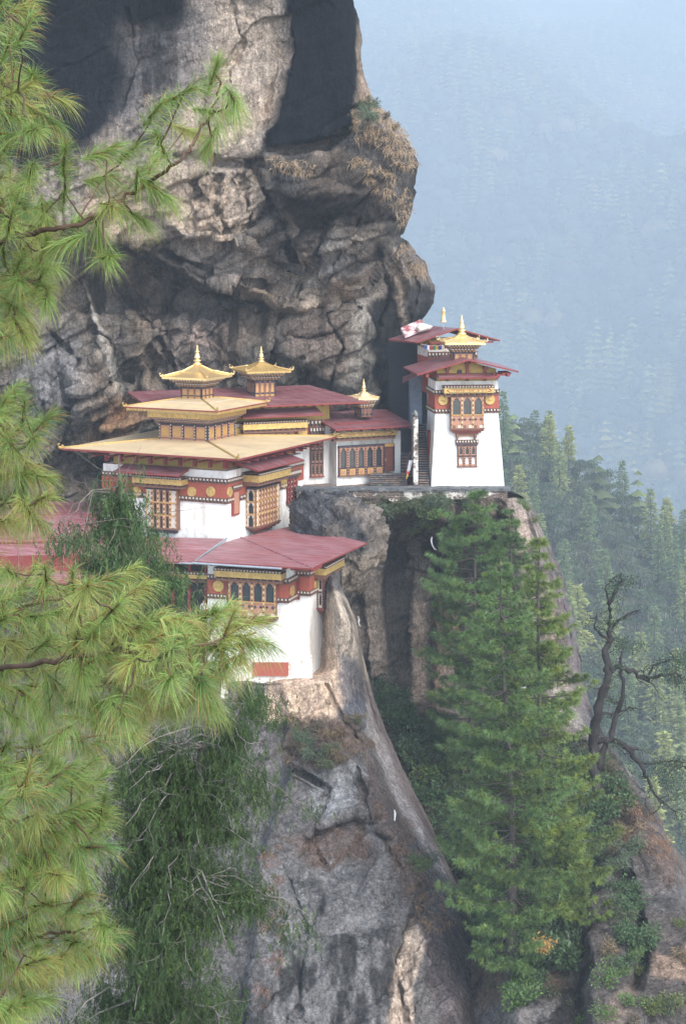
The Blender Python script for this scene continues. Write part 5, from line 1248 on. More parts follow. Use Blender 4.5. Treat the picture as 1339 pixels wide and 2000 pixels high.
def slope_broadleaf(seed, h=17, col=(0.085, 0.12, 0.06), moss=True):
    rng = np.random.default_rng(seed); t = empty('broadleaf_tree', (0, 0, 0)); lf = Leaf(); tb = [([(0, 0, -2), (.2, .1, h * .3), (-.2, .2, h * .55)], [.5, .4, .25])]
    for k in range(11):
        a = rng.uniform(0, 2 * pi); R = rng.uniform(1.5, 5.0); c = np.array((cos(a) * R, sin(a) * R, h * rng.uniform(.45, .95) - R * .5)); r = rng.uniform(1.6, 2.8)
        tb.append((curve_pts(np.array((0, .1, h * .35)), c, -.05, 4, rng), [.22, .16, .1, .04])); n = 110
        d = unit(rng.normal(size=(n, 3))); d[:, 2] = np.abs(d[:, 2]) * .9 - .25; p = c + d * r * np.array((1.15, 1.15, .7)) * rng.uniform(.75, 1.05, (n, 1))
        lf.leaves(p, unit(d + rng.normal(size=(n, 3)) * .8), rng.uniform(.5, .95, n), rng.uniform(.35, .6, n), np.array(col) * rng.uniform(.65, 1.5, (n, 1)), rng)
        if moss:
            m = 16; q = c + rng.normal(size=(m, 3)) * r * .7; q[:, 2] = c[2] - r * rng.uniform(.2, .7, m)
            lf.blades(q, np.tile((0, 0, -1.0), (m, 1)), rng.uniform(.8, 2.0, m), .28, np.array((.20, .22, .17)) * rng.uniform(.7, 1.2, (m, 1)), seg=1, rng=rng)
    lf.build('crown', M_FOL, t); bark_tubes('trunk', tb, t, (.09, .08, .07), 5); return t
con = [slope_conifer(3), slope_conifer(5, 23, (.32, .34, .10)), slope_conifer(8, 30, (.16, .22, .09))]
bro = [slope_broadleaf(2), slope_broadleaf(4, 14, (.065, .10, .055)), slope_broadleaf(6, 16, (.11, .13, .075))]
rng = np.random.default_rng(21); placed = []; used = set(); kcount = 0
GRPC = 'conifers on the hazy middle slope'; GRPB = 'mossy broadleaf trees on the hazy middle slope'
tries = 0
while len(placed) < 285 and tries < 20000:
    tries += 1; Yv = 320 + 430 * rng.random() ** .7; px = rng.uniform(905, 1440); X = (px - CX) * Yv / F
    md = 5.2 + 2.2 * (Yv - 330) / 400
    if any((X - a) ** 2 + (Yv - b) ** 2 < md * md for a, b in placed): continue
    zz = float(mid_z(np.array(X), np.array(Yv))); py = HZ - F * zz / Yv
    if py > 2050: continue
    placed.append((X, Yv)); isc = rng.random() < (.34 if Yv > 450 else .6)
    k = int(rng.integers(0, 3)); proto = (con if isc else bro)[k]; key = (isc, k)
    o = proto if key not in used else copy_tree(proto); used.add(key)
    s_ = rng.uniform(.8, 1.3 if Yv < 600 else 1.0); o.location = (X, Yv, zz - .5); o.rotation_euler = (0, 0, rng.uniform(0, 6.28)); o.scale = (s_, s_, s_ * rng.uniform(.9, 1.1))
    tag(o, 'tall pale green conifer with layered boughs on the hazy middle slope' if isc else 'dark round-crowned mossy broadleaf tree on the hazy middle slope', 'tree', GRPC if isc else GRPB)

# ---- big pines in the gully
def big_pine(label, base, top, R, seed, col, lean_r=1.0, bare=.12, dens=1.0, prof=None):
    rng = np.random.default_rng(seed); t = tag(empty('pine_tree', base), label, 'tree'); H = top[2] - base[2]; off = np.array((top[0] - base[0], top[1] - base[1], 0))
    ax = lambda u: off * u + np.array((.35 * sin(u * 5), .2 * sin(u * 4 + 1), H * u))
    ax0 = ax(0); lf = Leaf(); tb = []
    us = np.linspace(0, 1, 12); tb.append(([ax(u) for u in us], np.interp(us, [0, 1], [.42, .03])))
    nw = int(H / .62)
    for k in range(nw):
        u = bare + (1 - bare) * (k + rng.uniform(0, 1)) / nw; c = ax(u)
        pr = (np.interp(u, [0, .12, .35, .65, .85, 1], [.35, .8, 1.0, .78, .48, .06]) if prof is None else np.interp(u, *prof)) * R
        for j in range(int(rng.integers(4, 7))):
            a = rng.uniform(0, 2 * pi); L = pr * rng.uniform(.55, 1.18) * (1 + (lean_r - 1) * max(0, cos(a)))
            if L < .3: L = .3
            tip = c + np.array((cos(a) * L, sin(a) * L, L * rng.uniform(-.12, .22))); pts = curve_pts(c, tip, .07, 7, rng, .03); pts[-1][2] += .12 * L * .5
            tb.append((pts, np.linspace(.055, .012, 7)))
            m = max(5, int(L * 8.0 * dens)); s_ = rng.uniform(.25, 1.0, m) ** .7; s_[0] = 1
            ip = np.stack([np.interp(s_ * 6, np.arange(7), pts[:, i]) for i in range(3)], -1)
            lat = rng.normal(size=(m, 1)) * (.22 * L * (1.05 - s_)[:, None] + .12); perp = np.array((-sin(a), cos(a), 0)); ip = ip + lat * perp + np.array((0, 0, 1)) * rng.normal(size=(m, 1)) * .06
            nb = 24; cen = np.repeat(ip, nb, 0); d0 = unit(np.array((cos(a), sin(a), .35)) + perp * np.sign(lat) * .5)
            d = unit(np.repeat(d0, nb, 0) + rng.normal(size=(m * nb, 3)) * .62)
            tc = np.array(col) * rng.uniform(.72, 1.3, (m, 1)) * np.where(rng.random((m, 1)) < .14, np.array([[1.4, 1.15, .7]]), 1.0) * np.where(rng.random() < .25, .62, 1.05)
            lf.blades(cen, d, rng.uniform(.32, .58, m * nb), .045, np.repeat(tc, nb, 0) * rng.uniform(.8, 1.2, (m * nb, 1)), droop=.25, seg=1, rng=rng)
    # dead twigs low on the trunk
    for k in range(10):
        u = rng.uniform(.03, bare + .25); a = rng.uniform(0, 6.28); c = ax(u); tb.append((curve_pts(c, c + np.array((cos(a) * 1.6, sin(a) * 1.6, -.3)), .05, 4, rng), [.03, .02, .015, .008]))
    lf.build('crown', M_NEEDLE, t); bark_tubes('trunk', tb, t, (.075, .062, .055), 6); return t
# ---- shrubs on the rock, placed on the real surface
def surf(W, PX, PY, px, py):
    d = (PX - px) ** 2 + (PY - py) ** 2; d[:, -16:] = 1e9; d[:10] = 1e9
    i = np.unravel_index(np.argmin(d), d.shape); return W[i]
def pine_at(label, bx, by, tx, ty, R, seed, col, *a, **k):
    b_ = surf(W2, PX2, PY2, bx, by); Yb = b_[1] - 1.0; big_pine(label, b_ + np.array((0, -1.0, -.6)), P(tx, ty, Yb), R, seed, col, *a, **k)
pine_at('left and highest of the big pines, its tip touching the terrace wall', 905, 1545, 940, 955, 4.8, 31, (.105, .185, .06), 1.0, .1, .9, ([0, .1, .3, .5, .7, .88, 1], [.2, .45, .75, 1.0, .85, .6, .08]))
pine_at('big central pine with the lowest foot, standing in front of the others', 990, 1895, 985, 1090, 5.0, 33, (.11, .185, .055), 1.0, .07, .95)
pine_at('right-hand big pine with brighter yellow-green outer boughs', 1032, 1830, 1062, 1045, 5.1, 35, (.15, .215, .05), 1.1, .10, 1.0, ([0, .1, .25, .45, .65, .85, 1], [.4, .85, 1, .85, .55, .28, .05]))
pine_at('slim young pine between the tallest pine and the rock edge', 1000, 1430, 1000, 990, 3.4, 37, (.11, .18, .06), 1.0, .02, 1.1)
def shrub_proto(seed, r, col, n=420, style='leaf', name='shrub'):
    rng = np.random.default_rng(seed); t = empty(name, (0, 0, 0)); lf = Leaf(); tb = []
    for k in range(7):
        a = rng.uniform(0, 6.28); q = np.array((cos(a), sin(a), rng.uniform(.4, 1.2))) * r * rng.uniform(.5, .9); tb.append((curve_pts(np.zeros(3) - (0, 0, .2), q, -.05, 4, rng), [.05, .035, .02, .008]))
        m = n // 7; d = unit(rng.normal(size=(m, 3))); p = q * rng.uniform(.5, 1.0, (m, 1)) + d * r * .36 * rng.uniform(.5, 1, (m, 1)); p[:, 2] = np.maximum(p[:, 2], -.1)
        c = np.array(col) * rng.uniform(.6, 1.45, (m, 1))
        if style == 'leaf': lf.leaves(p, unit(d + (0, 0, .3) + rng.normal(size=(m, 3)) * .4), rng.uniform(.14, .26, m) * max(1, r * .7), .12 * max(1, r * .7), c, rng)
        else: lf.blades(p, unit(d * .6 + np.array((0, 0, .5)) + rng.normal(size=(m, 3)) * .4), rng.uniform(.3, .55, m), .07, c, droop=.5, rng=rng)
    lf.build('foliage', M_FOL, t); bark_tubes('stem', tb, t, (.09, .07, .06), 5); return t
protos = {'dark': [shrub_proto(1, 1.3, (.06, .115, .04), 560), shrub_proto(2, 1.6, (.07, .12, .05), 700)],
          'green': [shrub_proto(3, 1.2, (.10, .17, .045)), shrub_proto(4, 1.0, (.13, .16, .05))],
          'blue': [shrub_proto(5, 1.3, (.10, .14, .08), 560, 'blade'), shrub_proto(6, 1.0, (.10, .12, .06), 420, 'blade')],
          'dry': [shrub_proto(7, .9, (.20, .15, .08), 380, 'blade'), shrub_proto(8, .8, (.16, .13, .09), 300, 'leaf')]}
pu = set()
def put_shrub(kind, k, pos, s, label, group, rng):
    o = protos[kind][k]
    if (kind, k) in pu: o = copy_tree(o)
    pu.add((kind, k)); o.location = pos; o.rotation_euler = (rng.uniform(-.15, .25), rng.uniform(-.2, .2), rng.uniform(0, 6.28)); o.scale = (s, s, s * rng.uniform(.8, 1.1)); tag(o, label, 'shrub', group)
rng = np.random.default_rng(5)
def inpoly(poly, n, rng):
    poly = np.array(poly, float); lo = poly.min(0); hi = poly.max(0); out = []
    while len(out) < n:
        q = rng.uniform(lo, hi)
        if sdist(np.array([q[0]]), np.array([q[1]]), poly)[0] < 0: out.append(q)
    return out
jobs = [([(655, 985), (880, 985), (880, 1035), (760, 1050), (700, 1010)], 20, (W2, PX2, PY2), ('dark', 'blue', 'green'), (.7, 1.15), 'leafy shrub clinging under the terrace wall', 'shrubs under the terrace wall'),
        ([(725, 1345), (800, 1390), (900, 1420), (1150, 1470), (1220, 1560), (1180, 1660), (1130, 1780), (1150, 1900), (1000, 1960), (960, 1880), (900, 1720), (830, 1560), (770, 1440)], 215, (W2, PX2, PY2), ('dark', 'green', 'blue', 'dark', 'blue'), (.95, 1.6), 'bushy green shrub on the steep gully floor beneath the big pines', 'shrubs in the gully'),
        ([(1130, 1480), (1220, 1500), (1280, 1580), (1240, 1640), (1180, 1720), (1140, 1600)], 22, (W2, PX2, PY2), ('dry', 'blue', 'dry'), (.8, 1.2), 'olive and rusty shrub on the right-hand rock shoulder', 'shrubs on the right-hand rock shoulder'),
        ([(1205, 1700), (1235, 1700), (1270, 1860), (1220, 1920), (1200, 1800)], 9, (W2, PX2, PY2), ('blue', 'dark'), (.7, 1.1), 'shrub growing in the cleft of the lower right rock', 'shrubs in the right-hand cleft'),
        ([(1120, 1880), (1180, 1840), (1340, 1780), (1340, 2000), (1130, 2000)], 16, (W2, PX2, PY2), ('blue', 'green', 'dry'), (.6, 1.0), 'low green shrub on the bottom right rock face', 'shrubs on the bottom right rock'),
        ([(540, 1400), (640, 1400), (700, 1400), (730, 1460), (640, 1490), (540, 1500)], 20, (W3, PX3, PY3), ('dry', 'blue', 'dry'), (.6, .95), 'dry brownish shrub on the spur below the white footing', 'dry shrubs on the spur'),
        ([(800, 1670), (850, 1670), (850, 1730), (810, 1740)], 3, (W3, PX3, PY3), ('blue', 'green'), (.6, .8), 'small green shrub on the brink of the spur', 'shrubs on the brink of the spur'),
        ([(690, 180), (750, 215), (790, 260), (720, 240)], 7, (W1, PX1, PY1), ('blue', 'dry'), (.6, .95), 'grey-green bush on top of the overhanging cliff block', 'bushes on top of the cliff'),
        ([(1000, 950), (1045, 1010), (1050, 1030), (1020, 1000)], 5, (W2, PX2, PY2), ('dry', 'green'), (.45, .7), 'russet bush on the rock edge right of the tower', 'bushes right of the tower')]
for poly, n, S, kinds, sc, lab, grp in jobs:
    for q in inpoly(poly, n, rng):
        kd = kinds[int(rng.integers(0, len(kinds)))]
        put_shrub(kd, int(rng.integers(0, 2)), surf(*S, q[0], q[1]) + np.array((0, -.45, -.1)), rng.uniform(*sc), lab, grp, rng)
gp = shrub_proto(12, .9, (.42, .26, .08), 300, 'leaf'); gp.location = P(1062, 1856, float(surf(W2, PX2, PY2, 1062, 1850)[1]) - 4.6); tag(gp, 'golden-leaved bush at the foot of the big pines', 'shrub')
# ---- dry grass in tufts: one object
lf = Leaf()
def grass(S, poly, n, col, L, rng):
    for q in inpoly(poly, n, rng):
        p = surf(*S, q[0], q[1]); m = 26
        b = p + rng.normal(size=(m, 3)) * np.array((.22, .15, .12)); d = unit(np.array((0, -.45, .35)) + rng.normal(size=(m, 3)) * .45)
        lf.blades(b, d, rng.uniform(.6, 1.2, m) * L, .05, np.array(col) * rng.uniform(.65, 1.3, (m, 1)), droop=.9, seg=2, rng=rng)
S1 = (W1, PX1, PY1); S3 = (W3, PX3, PY3); S2 = (W2, PX2, PY2); ST = (.42, .31, .20)
for poly, n in (([(690, 215), (735, 205), (785, 245), (810, 300), (815, 340), (780, 330), (740, 280), (700, 270)], 150), ([(690, 300), (760, 330), (800, 380), (800, 440), (780, 440), (740, 370), (690, 330)], 60),
                ([(530, 305), (560, 305), (560, 335), (535, 335)], 14), ([(570, 315), (620, 315), (620, 340), (575, 340)], 18), ([(795, 500), (835, 515), (835, 540), (800, 535)], 26), ([(780, 470), (800, 480), (800, 500), (780, 495)], 8),
                ([(790, 628), (835, 632), (835, 640), (795, 640)], 8), ([(260, 190), (320, 180), (330, 200), (270, 210)], 6)):
    grass(S1, poly, n, ST, .55, rng)
for poly, n, c in (([(600, 1620), (700, 1600), (730, 1660), (620, 1700), (580, 1660)], 30, (.20, .12, .08)), ([(740, 1540), (790, 1600), (850, 1700), (820, 1760), (770, 1680), (720, 1580)], 55, (.22, .14, .09)),
                   ([(800, 1760), (850, 1720), (880, 1800), (830, 1830)], 40, (.30, .19, .11)), ([(550, 1420), (720, 1420), (740, 1480), (560, 1500)], 45, (.22, .15, .09)), ([(520, 1620), (560, 1620), (540, 1960), (500, 1960)], 40, (.22, .12, .08))):
    grass(S3, poly, n, c, .45, rng)
grass(S2, [(1180, 1540), (1290, 1600), (1310, 1680), (1230, 1660)], 70, (.26, .15, .09), .5, rng)
grass(S2, [(730, 1350), (900, 1420), (1180, 1500), (1120, 1960), (960, 1940), (840, 1600)], 260, (.09, .11, .05), .5, rng)
tag(lf.build('dry_grass', M_FOL), 'straw-coloured dry grass hanging in tufts from the rock ledges', 'grass', kind='stuff')
# ---------------------------------------------------------------- the near pine on the left, its boughs reaching in from the trunk
def poly_fill(poly, sp, rng):
    poly = np.array(poly, float); lo = poly.min(0); hi = poly.max(0); out = []
    for _ in range(int((hi - lo).prod() / sp ** 2 * 6)):
        q = rng.uniform(lo, hi)
        if sdist(np.array([q[0]]), np.array([q[1]]), poly)[0] < 0 and all((q[0] - a) ** 2 + (q[1] - b) ** 2 > sp * sp for a, b in out): out.append((q[0], q[1]))
    return out
rng = np.random.default_rng(77)
trunk_x = -430; YT = 12.5
NP_ = tag(empty('pine_tree', P(trunk_x, 3000, YT)), 'long-needled pine close to the camera, its boughs filling the left edge', 'tree')
base = np.array(NP_.location)
tp = [P(trunk_x + 12 * sin(k * .8), y, YT) - base for k, y in enumerate(np.linspace(3000, -500, 12))]
bark_tubes('trunk', [(tp, np.linspace(.24, .12, 12))], NP_, (.11, .085, .07), 12)
boughs = [
    (9.6, [(-430, 640), (-60, 490), (70, 452), (160, 440), (210, 410), (278, 364), (341, 323), (383, 275), (418, 209), (432, 160)], [[(60, 330), (150, 290), (260, 270), (330, 300), (320, 400), (250, 470), (170, 500), (60, 500)], [(280, 220), (340, 190), (400, 130), (455, 140), (450, 250), (400, 290), (330, 320), (290, 280)], [(170, 490), (230, 480), (220, 510), (170, 515)]], 43),
    (10.2, [(-430, 420), (-100, 200), (30, 130), (100, 190)], [[(-60, -60), (30, -60), (60, 40), (30, 120), (100, 170), (120, 210), (80, 260), (-60, 330)]], 36),
    (10.0, [(-430, 900), (-100, 560), (10, 530), (90, 560)], [[(-60, 330), (50, 350), (80, 440), (105, 565), (60, 620), (55, 670), (-60, 700)]], 26),
    (10.4, [(-430, 1150), (-80, 900), (30, 880), (70, 860)], [[(-60, 750), (30, 755), (95, 820), (75, 880), (95, 930), (75, 1010), (-60, 1060)]], 26),
    (9.2, [(-430, 1500), (-100, 1330), (90, 1290), (250, 1270), (350, 1300), (420, 1260), (500, 1235)], [[(150, 1150), (270, 1110), (290, 1140), (240, 1200), (410, 1190), (440, 1190), (540, 1240), (510, 1270), (430, 1310), (430, 1370), (340, 1400), (260, 1390), (150, 1390)]], 26),
    (10.6, [(-430, 1500), (-60, 1230), (60, 1180), (150, 1160)], [[(-60, 1090), (40, 1110), (150, 1130), (180, 1230), (170, 1330), (100, 1400), (-60, 1400)]], 28),
    (11.2, [(-430, 1700), (-80, 1480), (100, 1450), (220, 1430)], [[(-60, 1400), (160, 1400), (300, 1400), (260, 1440), (180, 1500), (-60, 1500)]], 30),
    (9.8, [(-430, 1900), (-60, 1640), (80, 1600), (190, 1600)], [[(-60, 1490), (150, 1500), (225, 1570), (215, 1670), (130, 1710), (-60, 1710)]], 26),
    (10.1, [(-430, 2150), (-80, 1880), (60, 1830), (200, 1815)], [[(-60, 1700), (130, 1720), (180, 1780), (240, 1820), (190, 1870), (100, 1910), (70, 1970), (-60, 2010)]], 26),
    (9.5, [(-430, 2400), (-80, 2100), (0, 2040)], [[(-60, 1990), (20, 1970), (30, 2060), (-60, 2100)]], 30),
]
for Yb, sk, polys, sp in boughs:
    pts = np.array([P(x_, y_, Yb + (YT - Yb) * max(0, (60 - x_) / 490.0) + .15 * sin(i * 1.7)) for i, (x_, y_) in enumerate(sk)])
    dense = np.concatenate([pts[i] * (1 - t) + pts[i + 1] * t for i in range(len(pts) - 1) for t in (np.linspace(0, 1, 8, endpoint=False)[:, None],)]); dense = np.r_[dense, pts[-1:]]
    sm = dense.copy()
    for _ in range(4): sm[1:-1] = (sm[:-2] + sm[1:-1] * 2 + sm[2:]) / 4
    sm[1:-1] += rng.normal(size=sm[1:-1].shape) * .006
    tb = [(sm - base, np.linspace(.016, .005, len(sm)))]; lf = Leaf(); nodes = [p for p in sm[len(sm) // 3:]]
    cand = [q for pl in polys for q in poly_fill(pl, sp, rng)]
    vis = sm[len(sm) // 3:]
    cand.sort(key=lambda q: min(np.hypot(CX + F * v[0] / v[1] - q[0], HZ - F * v[2] / v[1] - q[1]) for v in vis))
    for (qx, qy) in cand:
        Yt = Yb + rng.normal() * .45; tip = P(qx, qy, Yt)
        A_ = np.array(nodes); d = np.linalg.norm((A_ - tip) * np.array((1, .6, 1)), axis=1) + .35 * np.maximum(0, A_[:, 0] - tip[0]); nb = A_[int(np.argmin(d))]
        L = np.linalg.norm(tip - nb)
        if L > .02:
            tw = curve_pts(nb, tip, .05, 6, rng, .04); tb.append((tw - base, np.linspace(.005, .0032, 6))); nodes += [tw[3], tw[5]]
            sd = unit((tw[5] - tw[3])[None])[0]
        else: sd = np.array((1, 0, .3))
        sd = unit((sd * .8 + np.array((.45, -.2, .25)) + rng.normal(size=3) * .42)[None])[0]
        m = int(rng.integers(230, 310)); kind = rng.random(); s_ = rng.uniform(-.12, .055, m)
        b = tip + sd * s_[:, None]; tb.append((np.array([tip - sd * .06, tip + sd * .055]) - base, [.006, .004]))
        r = rng.normal(size=(m, 3)); r -= (r @ sd)[:, None] * sd; r = unit(r); ang = np.radians(rng.uniform(6, 62, m)) * (1 - s_ * 3)
        dr = unit(np.cos(ang)[:, None] * sd + np.sin(ang)[:, None] * r)
        g = np.array((.21, .32, .08)) if kind < .62 else (np.array((.28, .35, .09)) if kind < .84 else np.array((.11, .22, .06)))
        col = g * rng.uniform(.7, 1.3, (m, 1)); old = rng.random(m) < (.10 if kind < .6 else .2); col[old] = np.array((.36, .22, .07)) * rng.uniform(.7, 1.2, (old.sum(), 1))
        lf.blades(b - base, dr, rng.uniform(.095, .155, m), .0021, col, droop=rng.uniform(.25, .65), seg=3, tipcol=np.array((.30, .22, .08)), rng=rng)
    br = bark_tubes('bough', tb, NP_, (.10, .065, .045), 6)
    lf.build('needles', M_NEEDLE, br)

# ---------------------------------------------------------------- weeping cypresses
def cypress(label, base_px, Yc, trunk, polys, n_br, n_spray, seed, col, spray=.30, r0=.2, twigcol=(.22, .20, .18), bare=0):
    rng = np.random.default_rng(seed); base = P(*base_px, Yc); t = tag(empty('cypress_tree', base), label, 'tree')
    tk = np.array([P(x_, y_, Yc) for x_, y_ in trunk]); u = np.linspace(0, 1, 24); tk = np.stack([np.interp(u, np.linspace(0, 1, len(tk)), tk[:, i]) for i in range(3)], -1)
    tb = [(tk - base, np.linspace(r0, .015, 24))]; lf = Leaf(); wt = np.array([abs(np.array(p, float)[:, 0].ptp() if hasattr(np.ndarray, 'ptp') else (max(a for a, b in p) - min(a for a, b in p))) for p in polys], float)
    area = []
    for p in polys:
        q = np.array(p, float); x_, y_ = q[:, 0], q[:, 1]; area.append(abs(np.dot(x_, np.roll(y_, 1)) - np.dot(y_, np.roll(x_, 1))) / 2)
    area = np.array(area) / sum(area); allp = []
    for p, ar in zip(polys, area):
        for q in inpoly(p, max(2, int(n_br * ar)), rng):
            tip = P(q[0], q[1], Yc + rng.normal() * 1.6 * Yc / 60); d = np.abs(tk[:, 2] - (tip[2] + .25 * np.linalg.norm(tk[:, :2] - tip[:2], axis=1))); k = int(np.argmin(d + .02 * np.arange(24)))
            c = curve_pts(tk[k], tip, -.10, 9, rng, .07); tb.append((c - base, np.linspace(.028, .006, 9) * (r0 / .2) ** .5))
            for j in range(2):
                a = c[rng.integers(3, 8)]; e = a + rng.normal(size=3) * np.array((.7, .6, .45)) * Yc / 50; cc = curve_pts(a, e, .04, 5, rng, .09); tb.append((cc - base, np.linspace(.011, .003, 5))); allp += list(cc[2:])
            allp += list(c[4:])
    allp = np.array(allp)
    inside = np.zeros(len(allp), bool); sx = CX + F * allp[:, 0] / allp[:, 1]; sy = HZ - F * allp[:, 2] / allp[:, 1]
    for p in polys: inside |= sdist(sx, sy, p) < 12
    allp = allp[inside]
    hub = allp[rng.integers(0, len(allp), n_spray // 9)]; pick = np.where(rng.random((n_spray, 1)) < .88, hub[rng.integers(0, len(hub), n_spray)], allp[rng.integers(0, len(allp), n_spray)]) + rng.normal(size=(n_spray, 3)) * np.array((.22, .3, .16)) * Yc / 50
    nb = 13; cen = np.repeat(pick, nb, 0); k = np.tile(np.arange(nb), n_spray)
    side = unit(rng.normal(size=(n_spray, 3)) * np.array((1, 1, .2))); sp = np.repeat(side, nb, 0)
    off = (k / nb)[:, None] * spray * np.array((0, 0, -1.0)) + sp * ((k / nb) * .25 * spray)[:, None]
    d = unit(np.array((0, 0, -1.0)) + sp * rng.choice((-.75, .75, .3), n_spray * nb)[:, None] + rng.normal(size=(n_spray * nb, 3)) * .35)
    tone = np.array(col) * rng.uniform(.6, 1.45, (n_spray, 1)) * np.where(rng.random((n_spray, 1)) < .18, np.array([[1.5, 1.35, 1.0]]), 1.0)
    lf.leaves(cen + off - base, d, rng.uniform(.4, .75, n_spray * nb) * spray, .085 * spray, np.repeat(tone, nb, 0) * rng.uniform(.85, 1.15, (n_spray * nb, 1)), rng)
    lf.build('foliage', M_FOL, t); bark_tubes('branches', tb[1:], t, twigcol, 5); bark_tubes('trunk', tb[:1], t, (.12, .10, .09), 8); return t
cypress('small weeping cypress spire rising in front of the white temple wall', (240, 1400), 60, [(245, 1400), (240, 1200), (242, 1050), (234, 960), (232, 888)],
        [[(228, 885), (242, 885), (268, 945), (262, 1000), (280, 1040), (200, 1040), (200, 960)], [(170, 985), (215, 960), (215, 1010), (185, 1020)], [(80, 1040), (130, 1020), (200, 1080), (240, 1130), (200, 1180), (130, 1120)], [(250, 1010), (330, 1060), (345, 1100), (300, 1160), (210, 1180), (210, 1050)],
         [(300, 1100), (390, 1130), (405, 1170), (390, 1230), (300, 1260), (250, 1200)]], 60, 2800, 41, (.055, .10, .035), .30, .16, (.14, .12, .10))
cypress('large dark weeping cypress spreading below the white lower building', (300, 2300), 46, [(290, 2300), (310, 1900), (350, 1650), (400, 1450), (470, 1370)],
        [[(470, 1345), (545, 1335), (550, 1380), (500, 1450), (420, 1440)], [(170, 1460), (420, 1400), (520, 1440), (515, 1520), (540, 1560), (540, 1700), (520, 1760), (470, 1830), (200, 1830), (180, 1700), (170, 1550)],
         [(530, 1540), (605, 1560), (608, 1600), (550, 1610)], [(540, 1760), (640, 1800), (640, 1830), (560, 1830)], [(240, 1800), (480, 1810), (520, 1850), (480, 1900), (460, 2050), (230, 2050), (100, 2050), (120, 1960), (200, 1870)]],
        190, 17000, 43, (.045, .08, .026), .18, .22, (.17, .155, .14))

# ---------------------------------------------------------------- gnarled oak on the right
def oak():
    rng = np.random.default_rng(9); Y0 = float(surf(W2, PX2, PY2, 1172, 1560)[1]) - .8; base = P(1170, 1560, Y0); t = tag(empty('gnarled_tree', base), 'gnarled half-bare old tree with crooked black limbs at the right edge', 'tree')
    limbs = [([(1170, 1575), (1160, 1500), (1158, 1440), (1168, 1380), (1188, 1320), (1182, 1270), (1192, 1225), (1190, 1180), (1205, 1150), (1212, 1120)], .48, .09),
             ([(1168, 1500), (1190, 1440), (1205, 1400), (1212, 1340), (1212, 1290), (1216, 1260)], .28, .07),
             ([(1190, 1255), (1160, 1225), (1165, 1195)], .14, .04), ([(1192, 1225), (1225, 1200), (1250, 1190)], .14, .03), ([(1190, 1180), (1180, 1150), (1195, 1130)], .10, .03),
             ([(1188, 1305), (1215, 1300), (1240, 1318), (1262, 1325), (1290, 1320), (1320, 1318), (1345, 1330)], .24, .05), ([(1262, 1325), (1275, 1300), (1300, 1290), (1330, 1288)], .11, .03),
             ([(1165, 1395), (1200, 1395), (1228, 1382), (1250, 1385)], .14, .03), ([(1160, 1450), (1195, 1442), (1225, 1460), (1250, 1490), (1262, 1520), (1275, 1550), (1290, 1570)], .28, .05),
             ([(1225, 1460), (1245, 1462)], .16, .08), ([(1250, 1490), (1280, 1490), (1310, 1485), (1345, 1492)], .13, .03), ([(1160, 1500), (1130, 1490), (1120, 1500)], .1, .03), ([(1158, 1440), (1140, 1420)], .12, .05), ([(1275, 1550), (1310, 1580), (1330, 1590)], .08, .02)]
    tb = []; ends = []
    for pl, r0, r1 in limbs:
        p = np.array([P(a, b, Y0 + .8 * math.sin(a * .05 + b * .03)) for a, b in pl]); n = (len(p) - 1) * 4 + 1
        q = np.stack([np.interp(np.linspace(0, len(p) - 1, n), np.arange(len(p)), p[:, i]) for i in range(3)], -1); q[1:-1] += rng.normal(size=(n - 2, 3)) * min(.10, r0 * .35)
        tb.append((q - base, np.linspace(r0, r1, n) * rng.uniform(.85, 1.2, n)))
        for k in range(n // 2):
            a = q[rng.integers(n // 3, n)]; e = a + rng.normal(size=3) * np.array((1.0, .8, .9)); c = curve_pts(a, e, .03, 6, rng, .16); tb.append((c - base, np.linspace(.05, .012, 6))); ends.append(c[-1]); ends.append(c[3])
    bark_tubes('trunk', tb, t, (.032, .028, .026), 7)
    lf = Leaf()
    def cl(c, n, r, col): 
        d = unit(rng.normal(size=(n, 3))); lf.leaves(c + d * r * rng.uniform(.3, 1, (n, 1)) * np.array((1.3, 1, .7)) - base, unit(d + rng.normal(size=(n, 3))), rng.uniform(.12, .22, n), .1, np.array(col) * rng.uniform(.6, 1.4, (n, 1)), rng)
    for e in ends:
        if rng.random() < .55: cl(e, 26, .45, (.07, .10, .05))
    for poly, n in (([(1285, 1275), (1345, 1270), (1345, 1350), (1300, 1340)], 34), ([(1270, 1490), (1345, 1480), (1345, 1560), (1300, 1550)], 28), ([(1195, 1230), (1260, 1240), (1250, 1290), (1200, 1280)], 12), ([(1180, 1120), (1240, 1130), (1240, 1180), (1190, 1170)], 10)):
        for q in inpoly(poly, n, rng): cl(P(q[0], q[1], Y0 + rng.normal()), 44, .6, (.05, .085, .045))
    lf.build('leaves', M_FOL, t)
oak()

